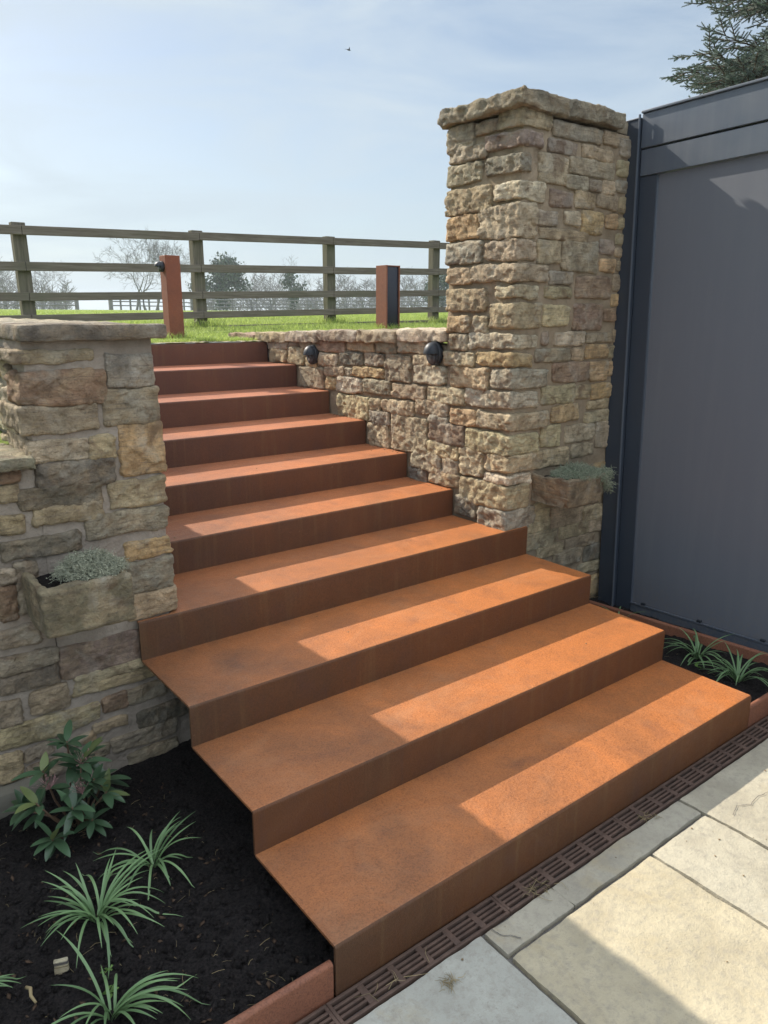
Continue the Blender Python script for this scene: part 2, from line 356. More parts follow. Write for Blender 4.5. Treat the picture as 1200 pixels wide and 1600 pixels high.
# ------------------------------------------------------------------ setting
def ground_h(x, y):
    d = max(0, y-4.0)
    z = GZ+.004 + min(d, 4)*.022 + max(0, d-4)*.0042
    if x > .1 and x < 1.9 and 3.59 < y < 3.79: z = GZ+.002+(y-3.6)*.03
    elif y < 3.62: z = GZ-.02-(3.62-y)*.10 if x < .5 else GZ+.02
    if x > 1.9 and y > 3.2: z += .035*min(1, (x-1.9)/1.5)
    z += .02*noise.noise(Vector((x*.5, y*.5, 0)))*min(1, max(0, y-3.7)) + .15*noise.noise(Vector((x*.02, y*.02, 5)))*min(1, max(0, (y-15)/40))
    if d > 90: z -= (d-90)*.012
    return z
mb = MB()
xs = [-400, -200, -100, -60, -40, -25, -15, -10, -7, -5, -4, -3, -2, -1.2, -.6, -.3, .02, .12, .3, .6, .9, 1.2, 1.5, 1.8, 2.0, 2.2, 2.6, 3, 3.5, 4, 4.5, 5, 6, 7, 8, 10, 13, 17, 22, 30, 40, 60, 80, 110, 150, 220, 400]
ys = [1.5, 2, 2.5, 3, 3.6, 3.62, 3.8, 4.2, 4.6, 5, 5.5, 6, 6.5, 7, 8, 9, 10, 12, 14, 17, 20, 25, 30, 36, 44, 54, 64, 74, 84, 94, 110, 130, 170, 240, 400, 700]
idx = {}
for i, x in enumerate(xs):
    for j, y in enumerate(ys): idx[i, j] = mb.vs([(x, y, ground_h(x, y))])
for i in range(len(xs)-1):
    for j in range(len(ys)-1):
        x0, x1, y0, y1 = xs[i], xs[i+1], ys[j], ys[j+1]
        if y1 <= 3.61 and (x0 >= .0 and x1 <= 2.01 or x0 >= 3.4): continue
        if y1 <= 3.61 and x0 >= 2.0 and y0 < 1.9: continue
        mb.fs([(idx[i, j], idx[i+1, j], idx[i+1, j+1], idx[i, j+1])])
o = mb.build('grass_field', 'ground'); tag(o, kind='structure')
mb = MB(); mb.box((.02, 3.625, .2), (2.05, 3.75, GZ-.01)); mb.box((3.38, 1.9, 0), (3.42, 3.7, GZ-.02)); mb.box((3.42, 3.55, 0), (60, 3.66, GZ)); mb.box((1.98, 1.9, 0), (3.38, 1.95, GZ))
mb.box((.02, 3.612, .2), (2.05, 3.6245, GZ-.02))
tag(mb.build('earth_bank', 'soil', smooth=False), kind='structure')
mb = MB(); mb.box((-60, -60, -.30), (60, 3.5, -.06)); tag(mb.build('ground', 'soil', smooth=False), kind='structure')
mb = MB(); mb.grid(lambda a, c_: (.13+1.76*a, 3.612+c_*(.07+.03*noise.noise(Vector((a*7, 0, 3)))), GZ+.005+.006*noise.noise(Vector((a*40, c_*3, 1)))), 120, 6); tag(mb.build('gravel_strip', 'sand'), kind='structure')
# bed soil with crumbly relief
def soil_z(x, y):
    p = Vector((x, y, 0))
    return .022 + .018*noise.noise(p*4) + .012*noise.noise(p*14) + .007*noise.noise(p*38) + .004*noise.noise(p*90)
mb = MB(); mb.grid(lambda a, c_: (lambda x, y: (x, y, soil_z(x, y)))(-1.25+a*1.75, .012+c_*1.26), 170, 125)
mb.grid(lambda a, c_: (lambda x, y: (x, y, soil_z(x, y)))(-4+a*2.75, .012+c_*1.26), 60, 30)
tag(mb.build('soil_left', 'soil'), kind='structure').name = 'soil'
mb = MB(); mb.grid(lambda a, c_: (lambda x, y: (x, y, soil_z(x, y)+.006))(1.75+a*1.0, .012+c_*1.25), 90, 110); tag(mb.build('soil', 'soil'), kind='structure')
# crumbs, twigs and fibres on the soil
mb = MB()
def lump(mb, p, r):
    q = [Vector((R.uniform(-1, 1), R.uniform(-1, 1), R.uniform(-1, 1)))*.35*r for _ in range(6)]
    D = [(1, 0, 0), (0, 1, 0), (-1, 0, 0), (0, -1, 0), (0, 0, 1), (0, 0, -1)]
    i = mb.vs([p+Vector(d)*r*(.6 if abs(d[2]) else 1)+q[k] for k, d in enumerate(D)])
    mb.fs([(i, i+1, i+4), (i+1, i+2, i+4), (i+2, i+3, i+4), (i+3, i, i+4), (i+1, i, i+5), (i+2, i+1, i+5), (i+3, i+2, i+5), (i, i+3, i+5)])
for k in range(6500):
    if k % 5: x, y = R.uniform(-1.2, .12), R.uniform(.03, 1.2)
    else: x, y = R.uniform(2.04, 2.56), R.uniform(.03, 1.2)
    r = R.choice((.002, .003, .004, .006, .009, .013)) * R.uniform(.7, 1.2)
    lump(mb, Vector((x, y, soil_z(x, y)+r*.3)), r)
tag(mb.build('soil_crumbs', 'soil'), 'dark crumbs of soil scattered over the planting beds', 'soil', kind='stuff')
mb = MB()
for k in range(230):
    x, y = (R.uniform(-1.1, -.02), R.uniform(.04, 1.1)) if k % 6 else (R.uniform(2.06, 2.5), R.uniform(.05, 1.1))
    a = R.uniform(0, 6.28); l = R.uniform(.008, .035); bnd = R.uniform(-.4, .4); z = soil_z(x, y)+.004
    pts = [(x+math.cos(a+bnd*q)*l*q, y+math.sin(a+bnd*q)*l*q, z+.004*math.sin(q*3)) for q in (0, .5, 1)]
    mb.tube(pts, R.uniform(.0003, .0006), 3)
tag(mb.build('straw_litter', 'straw'), 'fine dry straws and rootlets scattered over the dark soil', 'litter', kind='stuff')

mb = MB()
for k in range(420):
    x, y = (R.uniform(-1.1, -.01), R.uniform(.04, 1.15)) if k % 5 else (R.uniform(2.06, 2.52), R.uniform(.05, 1.1))
    i0 = len(mb.v); lump(mb, Vector((0, 0, 0)), R.choice((.003, .004, .006, .008))); a = R.uniform(0, 3.14); ca, sa = math.cos(a), math.sin(a); z = soil_z(x, y)+.003
    for j in range(i0, len(mb.v)):
        p = mb.v[j]; p = (p[0]*1.5, p[1]*.7, p[2]*.45); mb.v[j] = (x+p[0]*ca-p[1]*sa, y+p[0]*sa+p[1]*ca, z+p[2]+p[0]*.2)
tag(mb.build('bark_chips', 'chip'), 'brown bark chips lying in the dark soil of the beds', 'bark', kind='stuff')
# paving: every slab its own outline on a joint bed
mb = MB(); mb.box((-6, -9, -.04), (9, -.004, -.012)); mb.box((2.70, -.004, -.04), (9, 3.3, -.012)); tag(mb.build('paving_joint', 'joint', smooth=False), kind='structure')
slabs = [(-.30, -.92, .412, -.090, 'g'), (.424, -.179, .70, -.092, 'n'), (.702, -.179, 1.368, -.092, 'n'), (.424, -.90, 1.052, -.190, 'y'), (1.062, -.92, 1.370, -.190, 'c'),
         (1.382, -.62, 2.02, -.092, 'c'), (2.034, -.62, 2.60, -.092, 'y'), (2.614, -.62, 3.2, -.092, 'c'), (-.92, -.55, -.312, -.090, 'y'), (-1.5, -.55, -.932, -.09, 'c'),
         (1.382, -1.24, 2.2, -.634, 'n'), (2.214, -1.24, 3.2, -.634, 'c'), (.424, -1.5, 1.05, -.914, 'c'), (1.062, -1.5, 1.368, -.934, 'y'), (-.3, -1.5, .412, -.934, 'c'),
         (-.92, -1.5, -.312, -.564, 'c'), (-1.5, -1.5, -.932, -.564, 'y')]
y = -1.514
for r_ in range(8):
    h_ = (.6, .45, .75)[r_ % 3]; x = -1.5-.3*(r_ % 2)
    while x < 3.4:
        w_ = R.choice((.6, .9, .45)); slabs.append((x, y-h_, x+w_-.012, y-.012, R.choice('cyn'))); x += w_
    y -= h_
x = 2.72
mb = MB(); tints = dict(g=(.90, .97, 1.05), n=(.88, .88, .86), y=(1.02, .97, .84), c=(.98, .97, .92))
for k, (x0, y0, x1, y1, tn) in enumerate(slabs):
    mb.cur = tints[tn]
    cx, cy, hx, hy = (x0+x1)/2, (y0+y1)/2, (x1-x0)/2, (y1-y0)/2
    near = y0 > -1.6 and x1 < 3.3 and x0 > -.6
    def dsp(P, n_, q, k=k):
        e = .006*nz(P, 9, k)+.003*nz(P, 30, k)
        return Vector((P.x+(e if abs(q[0]) > .8 else 0)*n_.x*1.0, P.y+e*abs(n_.y)*(1 if n_.y > 0 else -1)*1.0, P.z+.0022*nz(P, 4, k)+.0014*nz(P, 25, k)+.0006*nz(P, 80, k)))
    mb.rbox((cx, cy, -.012), (hx, hy, .016), .004, .012 if near else .15, dsp, skip=((2, -1),), maxn=60)
tag(mb.build('paving', 'slab'), kind='structure')
# hairline cracks in three slabs, thin sunken-looking dark seams of the stone itself
mb = MB()
for pts in ([(.447, -.095), (.455, -.125), (.478, -.146), (.492, -.170)], [(1.44, -.25), (1.50, -.235), (1.545, -.26), (1.60, -.252), (1.66, -.262), (1.72, -.25)]):
    P = []
    for (a, c_), (d, e) in zip(pts[:-1], pts[1:]):
        for q in range(5): P.append((a+(d-a)*q/5+R.uniform(-.002, .002), c_+(e-c_)*q/5+R.uniform(-.002, .002)))
    mb.ribbon([(a, c_, .0072) for a, c_ in P], [R.uniform(.0008, .0017) for _ in P], fold=0)
tag(mb.build('paving_crack', 'joint'), kind='structure')

# ------------------------------------------------------------------ corten stair
st = thing('corten_staircase', (W/2, 0, 0), 'rust orange folded steel staircase climbing between two rubble stone walls', 'staircase')
T = .008; RN = .011
def step_mesh(mr, mt, y0, y1, z0, z1, x0, x1, part_riser=True, nx=24):
    # riser and tread cross-section offset to a thin folded sheet
    out = [(y0, z0-.004)]
    for a in range(7):
        an = math.pi+ (math.pi/2)*(-a/6); out.append((y0+RN+RN*math.cos(an), z1-RN+RN*math.sin(an)))
    out.append((y1-.001, z1))
    inn = [(y1-.001, z1-T)]
    for a in range(5):
        an = math.pi/2+(math.pi/2)*(a/4); inn.append((y0+RN+(RN-T)*math.cos(an), z1-RN+(RN-T)*math.sin(an)))
    inn.append((y0+T, z0-.004))
    prof = out+inn; n = len(prof)
    sp = 6
    for which, m_ in ((0, mr), (1, mt)):
        pass
    return out, inn, prof
for k in range(10):
    y0 = YS[k]; y1 = YS[k+1] if k < 9 else 3.616
    z0, z1 = ZS[k], ZS[k+1]
    x0, x1 = (0, W) if k < 4 else (.11, XW-.003)
    up_ = k >= 5
    out, inn, prof = step_mesh(0, 0, y0, y1, z0, z1, x0, x1)
    step = None
    # riser = lower stretch of the profile up to the middle of the bend; tread = the rest
    cutz = 5
    o1, o2 = out[:cutz+1], out[cutz:]
    i2, i1 = inn[:4], inn[3:]
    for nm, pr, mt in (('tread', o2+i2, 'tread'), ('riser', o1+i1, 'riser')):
        mb = MB(); nx = 26; n = len(pr)
        xa, xb = x0, x1
        if nm == 'tread' and k == 3: xa, xb = x0, x1
        rings = []
        for a in range(nx+1):
            x = xa+(xb-xa)*a/nx
            pts = []
            for (yy, zz) in pr:
                wv_ = .0012*nz((x, y0, z0), 1.6, k)
                pts.append((x, yy+(wv_ if nm == 'riser' else wv_*.6), zz))
            if nm == 'tread' and k == 3: pts = [(px_, (py_ if py_ < 1.4 or XL < px_ < XW else py_), pz_) for px_, py_, pz_ in pts]
            rings.append(mb.vs(pts))
        F = []
        for a in range(nx):
            for j in range(n):
                F.append((rings[a]+j, rings[a]+(j+1) % n, rings[a+1]+(j+1) % n, rings[a+1]+j))
        mb.fs(F); mb.fs([tuple(rings[0]+j for j in reversed(range(n))), tuple(rings[-1]+j for j in range(n))])
        if nm == 'tread' and k == 3:
            # notch: outside the walls only a narrow ledge of tread 4 remains
            mb = MB(); 
            for xa, xb, ye in ((x0, XL-.02, YF-.002), (XL-.02, XW-.004, y1-.001), (XW-.004, x1, YF-.002)):
                pr2 = o2[:-1]+[(ye, z1), (ye, z1-T)]+i2[1:]
                rg = []
                m_ = 12
                for a in range(m_+1):
                    rg.append(mb.vs([(xa+(xb-xa)*a/m_, yy, zz) for yy, zz in pr2]))
                for a in range(m_): mb.fs([(rg[a]+j, rg[a]+(j+1) % n, rg[a+1]+(j+1) % n, rg[a+1]+j) for j in range(n)])
                mb.fs([tuple(rg[0]+j for j in reversed(range(n))), tuple(rg[-1]+j for j in range(n))])
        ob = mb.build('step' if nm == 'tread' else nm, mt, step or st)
        step = step or ob
        md = ob.modifiers.new('e', 'EDGE_SPLIT'); md.split_angle = rad(38)
# near-black foundation blocks added under the treads to stop light leaks
mb = MB()
for k in range(9): mb.box((.42, YS[k]+.02, -.02), (1.66, YS[k+1]-.004, ZS[k+1]-.03))
mb.build('light_leak_block', 'void', st, smooth=False)
# small grit and leaf crumbs that lie on the treads
mb = MB()
for k in range(10):
    for q in range(9):
        x = R.uniform(.2, 1.85); yb = YS[k+1] if k < 9 else 3.6
        y = R.uniform(YS[k]+.02, yb-.01) if q % 3 else yb-R.uniform(.004, .02)
        lump(mb, Vector((x, y, ZS[k+1]+.001)), R.choice((.0015, .002, .003, .0045)))
for q in range(130):
    k = R.randrange(4, 9); lump(mb, Vector((XW-R.uniform(.012, .05), R.uniform(YS[k]+.02, YS[k+1]), ZS[k+1]+.001)), R.choice((.002, .003, .004)))
tag(mb.build('leaf_litter', 'twig'), 'brown leaf crumbs and grit lying on the steel treads', 'litter', kind='stuff')

# ------------------------------------------------------------------ drain channel
dr = thing('drain_channel', (1.0, -.045, 0), 'rusty slotted drain grate along the foot of the bottom step', 'drain')
mb = MB(); mb.box((-1.2, -.084, -.05), (3.4, -.004, -.03)); mb.build('channel_bed', 'void', dr, smooth=False)
gx0 = -1.1845; pitch = .0957
for s_ in range(8):
    mb = MB(); xa = gx0+s_*6*pitch; xb = xa+6*pitch
    gt = .0035
    mb.box((xa+.001, -.082, -.014), (xb-.001, -.0735, gt), .0012); mb.box((xa+.001, -.0145, -.014), (xb-.001, -.006, gt), .0012)
    for c_ in range(6):
        cx = xa+(c_+.5)*pitch
        a0, a1 = cx+.0385, cx+pitch-.0385
        if c_ == 5: a1 = cx+pitch/2-.0006
        mb.box((a0, -.0733, -.012), (a1, -.0147, gt-.0006), .0008)
        if c_ == 0: mb.box((cx-pitch/2+.0006, -.0733, -.012), (cx-.0385, -.0147, gt-.0006), .0008)
        for q in range(3):
            yy = -.0733+(q+1)*.01465
            mb.box((cx-.0383, yy-.0036, -.012), (cx+.0383, yy+.0036, gt-.0004), .0008)
    mb.build('grate', 'iron', dr)

# ------------------------------------------------------------------ rubble walls
DQ, DA, DB, DC = """1396,2067,2473,66,b 1473,2009,2392,60,p 1456,1938,2290,76,d 1400,2047,2173,76,l 1494,1998,2049,144,b 1442,2003,1919,87,b 1535,2096,1820,74,b 1363,2029,1734,56,y 1403,2064,1622,114,b 1539,2043,1504,66,l 1480,2013,1418,60,o 1375,2134,1328,84,g 1551,2072,1225,74,l 1459,2159,1119,82,b 1541,2090,1006,105,y 1387,2341,913,90,b 1395,2053,831,44,l 1568,2040,742,124,y 1427,2096,619,107,g""", """1542,1726,2443,98,g 1390,1538,2467,50,g 1465,1717,2370,60,g 1489,1726,2282,83,g 1415,1728,2159,108,b 1493,1717,2038,101,o 1464,1719,1920,95,g 1539,1708,1815,70,b 1429,1704,1695,102,b 1536,1700,1581,76,o 1410,1506,1583,74,y 1551,1677,1492,72,y 1492,1719,1409,64,y 1392,1663,1319,98,b 1449,1603,644,92,d 2379,2706,1073,137,y 2261,2370,1106,70,b 1957,2245,1114,72,b 1684,1942,1138,68,b 1557,1843,1216,75,y 1465,1655,1114,78,o 2179,2370,1031,81,g 1681,1832,1079,37,g 1837,2162,974,195,b 2186,2379,928,133,y 1548,1823,1014,104,r 1589,1835,920,68,y 1405,1578,889,134,y 1586,1713,841,78,b 1734,1973,839,95,l 1576,1823,767,76,b 1838,1987,752,68,d 3319,3580,1421,58,g 3162,3295,1445,51,d 3003,3152,1439,56,g 2624,2989,1439,79,r 2328,2596,1453,64,b 2120,2311,1452,76,g 1837,2098,1460,68,g 3323,3548,1351,88,b 3101,3305,1355,107,y 2946,3078,1320,50,y 2709,2915,1346,74,b 2438,2671,1364,71,d 2233,2412,1372,63,g 1991,2217,1333,143,g 1814,1970,1391,45,y 2868,3162,1222,129,g 2636,2847,1281,54,b 2544,2623,1280,52,g 2229,2532,1295,54,o 1703,1960,1313,90,l 2741,2839,1202,65,o 2456,2722,1207,88,l 2173,2430,1213,79,g 1865,2149,1211,70,b""", """2075,2438,2454,60,g 2452,2567,2462,60,b 2052,2252,2380,53,p 2291,2529,2383,51,b 1991,2194,2279,119,b 2209,2553,2315,75,g 2180,2352,2239,60,g 2366,2459,2238,46,g 2473,2563,2238,63,b 2078,2250,2158,67,p 2263,2420,2170,72,b 2434,2600,2175,62,b 2008,2147,2067,60,g 2190,2311,2078,60,l 2326,2494,2070,101,o 2514,2613,2084,64,o 2020,2386,1999,45,b 2015,2180,1917,98,y 2195,2473,1906,139,g 2481,2593,1963,65,p 2491,2620,1874,61,o 2110,2282,1803,58,g 2079,2283,1735,50,y 2313,2598,1763,103,r 2076,2275,1625,96,y 2309,2545,1619,123,r 2558,2661,1629,60,r 2079,2130,1517,56,r 2175,2409,1512,66,l 2423,2640,1513,42,g 2036,2302,1434,62,g 2315,2411,1436,56,b 2424,2612,1445,66,o 2171,2464,1346,99,r 2475,2625,1342,98,o 2097,2357,1236,90,y 2363,2491,1237,66,y 2498,2670,1234,78,o 2470,2656,1165,40,b 2456,2664,1101,55,y 2190,2403,1138,83,o 2115,2262,1028,106,y 2309,2546,1023,86,b 2563,2670,999,143,b 2368,2551,928,65,b 2102,2217,634,89,y 2233,2495,582,117,b 2510,2681,556,80,b 2041,2225,557,60,y 2041,2288,479,91,y 2314,2558,486,75,y 2564,2706,483,77,b 2141,2345,402,59,b 2365,2621,406,66,b 2271,2507,334,86,b 2538,2679,318,93,d 2485,2691,235,58,y 2615,2721,113,109,o""", """-264,-67,1503,30,y -297,-266,1503,27,g -281,-36,1405,98,r -291,-69,1308,70,g -275,-106,1207,72,l -100,-20,1207,64,y -21,127,1448,101,k -42,137,1330,117,g -3,143,1185,175,o -50,140,1036,95,y -265,-28,1127,77,d -328,-79,1063,62,d -381,-329,1089,50,y -375,-321,1141,34,r -392,-324,992,56,y -291,-78,1003,57,b -135,141,939,72,g -401,-161,907,58,d -17,143,832,55,o -19,145,734,112,k -23,152,625,84,b -411,-368,827,46,g -422,-376,735,106,r -437,-321,616,60,g -366,-304,777,161,g -447,-273,525,47,g -455,-277,459,53,d -262,12,483,107,p -224,19,409,38,y -234,48,368,32,y -135,-60,285,52,r -56,82,289,53,g -371,-255,371,73,b -467,-405,359,78,g -475,-159,273,69,y -23,168,188,63,d -180,-67,208,33,b -253,-178,184,28,b -122,115,116,54,g -73,110,43,35,g -490,-422,166,98,y -407,-327,190,37,g -410,-267,119,57,g -259,-137,116,40,g"""
TC = dict(g=(.420, .385, .315), b=(.510, .425, .310), o=(.590, .440, .265), y=(.550, .485, .335), l=(.660, .600, .480), r=(.350, .255, .195), d=(.235, .220, .195), p=(.350, .290, .255), k=(.46, .445, .395))
def tint(c_):
    q = R.uniform(.85, 1.17); a = TC[c_]; return (a[0]*q*R.uniform(.96, 1.05), a[1]*q, a[2]*q*R.uniform(.92, 1.05))
def facet(P, seed):
    # chipped planes: one tilted plane per random cell
    q = Vector((P.x*24+seed*3.1, P.y*24, P.z*30)); c_ = noise.voronoi(q)[1][0]; cv = noise.cell_vector(c_*5.3); d = q-c_
    return (cv.x-.5)*1.1+d.x*(cv.y-.5)*1.5+d.z*(cv.z-.5)*1.5+d.y*(cv.x-.5)*1.5
def stone(mb, x0, x1, y0, y1, z0, z1, seed, rough=1., r=None, skip=(), res=.0066):
    c_ = ((x0+x1)/2, (y0+y1)/2, (z0+z1)/2); h = ((x1-x0)/2, (y1-y0)/2, (z1-z0)/2)
    rr = r or min(.012, .18*min(h[2]*2, max(h[0], h[1])*2, .08)+.003)
    kx, kz = R.uniform(-.10, .14), R.uniform(-.10, .14); tl = R.uniform(-.05, .05); fx = R.uniform(.0, .10)
    def dsp(P, n_, q):
        # uneven outline, slight wedge, chipped split face
        P = Vector(P)
        sgn = 1 if q[2] > 0 else -1
        lat = q[0] if h[0] > h[1] else q[1]
        P.z += h[2]*(kz*lat*abs(q[2])*sgn*.6) + (P.z-c_[2])*(-fx*lat**4) + .010*rough*nz(P, 11, seed)*abs(q[2]) 
        if h[0] > h[1]: P.x += h[0]*.06*kx*q[2]+.007*nz(P, 16, seed+3)
        else: P.y += h[1]*.06*kx*q[2]+.007*nz(P, 16, seed+3)
        w1 = nz(P, 9, seed); w2 = nz(P, 24, seed+9); w3 = nz(P, 60, seed+5)
        ch = abs(nz(P, 17, seed+21)); v_ = noise.voronoi(Vector((P.x*22+seed, P.y*22, P.z*30)))[0]
        w4 = 1-abs(nz(P, 34, seed+31))*2; fc = facet(P, seed); st_ = nz((P.x*.35, P.y*.35, P.z), 55, seed+2)
        d_ = rough*(.0045*w1+.0028*w2+.0024*w3-.010*max(0, .14-ch)*2.0+.0075*fc+.0022*w4*w4*w4+.0022*st_)
        la = abs(n_.z) if h[0] > h[1] or True else 0
        return P+n_*d_*(1-.5*la)
    mb.rbox(c_, h, rr, res, dsp, skip=skip, maxn=56)
def mortar_face(mb, x0, x1, y0, y1, z0, z1, sk=(), res=.02):
    mb.rbox(((x0+x1)/2, (y0+y1)/2, (z0+z1)/2), ((x1-x0)/2, (y1-y0)/2, (z1-z0)/2), .012, res,
            lambda P, n_, q: P+n_*(.006*nz(P, 7, 2)+.004*nz(P, 25, 4)), skip=sk, maxn=200)
def P_(s_): return [(lambda a: (int(a[0])/1000, int(a[1])/1000, int(a[2])/1000, int(a[3])/1000, a[4]))(q.split(',')) for q in s_.split()]
seed = [0]
def nsd(): seed[0] += 1.37; return seed[0]
def coping(mb, x0, x1, y0, y1, z0, z1, rough=1., res=.011): 
    stone(mb, x0, x1, y0, y1, z0, z1, nsd(), rough, .009, res=res)
GAP = .004

# right pillar
pl = thing('stone_pillar', (2.28, 1.5, 0), 'tall buff rubble stone pillar with a thick flat capstone beside the dark screen', 'pillar')
mb = MB(); mortar_face(mb, XW+.008, 2.78, YF+.006, 1.715, -.1, 2.50, res=.022); mb.build('mortar', 'mortar_buff', pl)
mb = MB()
for ya, xb, z, h, c_ in P_(DQ):
    mb.cur = tint(c_); stone(mb, XW-.012, xb+.001, YF-.009, ya+.002, z-h/2-.005, z+h/2+.005, nsd(), .9)
for xa, xb, z, h, c_ in P_(DB):
    mb.cur = tint(c_); stone(mb, xa-.002, xb+.002, YF-.007, YF+.08, z-h/2-.005, z+h/2+.005, nsd(), .6, skip=((1, 1),))
for ya, yb, z, h, c_ in P_(DA):
    if yb < 1.76 and z > 1.5 or (c_ and yb < 1.735):
        mb.cur = tint(c_); stone(mb, XW-.014, XW+.10, ya-.001, yb+.001, z-h/2-.006, z+h/2+.006, nsd(), .95, skip=((0, 1),))
# narrow stones running in behind the screen post
z = .14
while z < 2.44:
    h = R.uniform(.055, .10)
    lim = max([2.575]+[xb+.012 for xa, xb, zz, hh, c_ in P_(DB) if abs(zz-(z+h/2)) < (hh+h)/2])
    if lim < 2.69: mb.cur = tint(R.choice('gbobyr')); stone(mb, lim, 2.76, YF-.004, YF+.08, z+.005, z+h-.007, nsd(), .6, skip=((1, 1),))
    z += h
# back and far sides, coursed
z = .1
while z < 2.42:
    h = R.uniform(.07, .12); x = 1.90
    while x < 2.72:
        w_ = R.uniform(.13, .28); mb.cur = tint(R.choice('gbobyl')); stone(mb, x, min(x+w_-.02, 2.76), 1.64, 1.73, z, z+h-.02, nsd(), .8, skip=((1, -1),), res=.025); x += w_
    z += h
mb.build('stones', 'stone', pl)
mb = MB(); mb.cur = (.30, .275, .215); coping(mb, 1.832, 2.566, 1.206, 1.752, 2.506, 2.580, 1.25, .009)
mb.cur = (.33, .31, .26); coping(mb, 2.575, 2.86, 1.26, 1.76, 2.50, 2.566, .8, .02)
mb.build('capstone', 'stone', pl)

# low wall running up beside the steps
lw = thing('stair_side_wall', (2.0, 2.8, 0), 'low buff rubble wall with coping along the right side of the steps', 'wall')
mb = MB(); mortar_face(mb, XW+.008, 2.10, 1.716, 3.60, -.05, 1.475, res=.024); mb.build('mortar', 'mortar_buff', lw)
mb = MB()
for ya, yb, z, h, c_ in P_(DA):
    if not (yb < 1.76 and z > 1.5 or yb < 1.735):
        mb.cur = tint(c_); stone(mb, XW-.014, XW+.10, ya-.001, yb+.001, z-h/2-.006, z+h/2+.006, nsd(), .9, skip=((0, 1),), res=.0066 if yb < 2.9 else .010)
mb.build('stones', 'stone', lw)
mb = MB(); yy = 1.70
for k, (ln, dz, cc) in enumerate(((.39, 0, 'l'), (.37, -.003, 'b'), (.44, .002, 'p'), (.40, 0, 'l'), (.44, -.002, 'b'), (.42, -.004, 'r'))):
    mb.cur = tuple(x*.95 for x in tint(cc)); zt = 1.557-.030*(yy-1.7)+dz
    y2 = yy+ln
    coping(mb, XW-.03-R.uniform(0, .012), 2.14, yy+.004, y2-.004, zt-.052-.018, zt-.006, .9, .012); yy = y2
mb.build('coping', 'stone', lw)

# left wall: tall end beside the stair, lower wall running off to the left
lf = thing('garden_wall', (0, 1.5, 0), 'grey lichened rubble wall stepping down to the left of the stairs', 'wall')
mb = MB(); mortar_face(mb, -.272, XL-.006, YF+.010, 3.64, -.1, 1.56, res=.024); mortar_face(mb, -4.0, -.266, YF+.013, 1.62, -.1, 1.165, res=.026)
mortar_face(mb, XL-.02, .42, YF+.014, 1.40, -.1, .555, res=.03); mb.build('mortar', 'mortar_grey', lf)
mb = MB()
for xa, xb, z, h, c_ in P_(DC):
    mb.cur = tuple(a*b_ for a, b_ in zip(tint(c_), (.84, .80, .76)))
    right_q = xb > .10 and z > .58; left_q = xa < -.262 and z > 1.2
    yb = YF+ (R.uniform(.12, .3) if right_q or left_q else .08)
    stone(mb, xa-(.012 if left_q else .006), xb+.006, YF-.002, yb, z-h/2-.007, z+h/2+.007, nsd(), .75, skip=((1, 1),) if not (right_q or left_q) else ())
def fill(fixed, side, s0, s1, z0, z1, cols, rough=.9, res=.014, ax=0):
    z = z0
    while z < z1-.03:
        h = min(R.uniform(.06, .125), z1-z); s_ = s0-R.uniform(0, .1)
        while s_ < s1-.03:
            w_ = R.uniform(.12, .32); a, e = max(s_, s0), min(s_+w_-.016, s1)
            if e-a > .03:
                mb.cur = tint(R.choice(cols)); hh = R.uniform(.0, .012)
                if ax == 0: stone(mb, min(fixed, fixed-side*.08), max(fixed, fixed-side*.08), a, e, z, z+h-.014-hh, nsd(), rough, skip=((0, -side),), res=res)
                else: stone(mb, a, e, min(fixed, fixed-side*.08), max(fixed, fixed-side*.08), z, z+h-.014-hh, nsd(), rough, skip=((1, -side),), res=res)
            s_ += w_
        z += h
fill(-.288, -1, 1.40, 2.2, 1.17, 1.55, 'ggybl', 1.1, .01)
fill(-.288, -1, 2.2, 3.6, 1.17, 1.55, 'ggybl', 1.0, .02)
fill(XL+.012, 1, 1.55, 3.6, .60, 1.55, 'ggybkd', .9, .018)
fill(YF-.004, -1, -3.9, -.56, .03, 1.15, 'ggybdrl', .9, .02, ax=1)
mb.build('stones', 'stone', lf)
mb = MB()
mb.cur = (.215, .195, .17); coping(mb, -.283, XL+.028, 1.205, 1.55, 1.548, 1.599, .32, .009)
mb.cur = (.31, .30, .22); coping(mb, -.62, -.292, 1.215, 1.50, 1.552, 1.603, .8, .012) if False else None
y = 1.555
while y < 3.6:
    l_ = R.uniform(.3, .45); mb.cur = tint('g'); coping(mb, -.31, XL+.035, y, min(y+l_-.01, 3.66), 1.545, 1.597, .8, .016); y += l_
x = -.262
for k in range(9):
    l_ = R.uniform(.28, .5); mb.cur = (.27, .26, .19) if k < 2 else tint('g')
    coping(mb, x-l_+.008, x-(.016 if k == 0 else 0), 1.205, 1.66, 1.165, 1.203, .8, .013 if k < 2 else .03); x -= l_
mb.build('coping', 'stone', lf)
mb = MB(); mb.rbox((-.75, 1.235, .02), (.38, .045, .09), .02, .02, lambda P, n_, q: P+n_*.008*nz(P, 9, 1)); mb.build('footing', 'concrete', lf)
# the light green coping block at the left end of the pillar cap

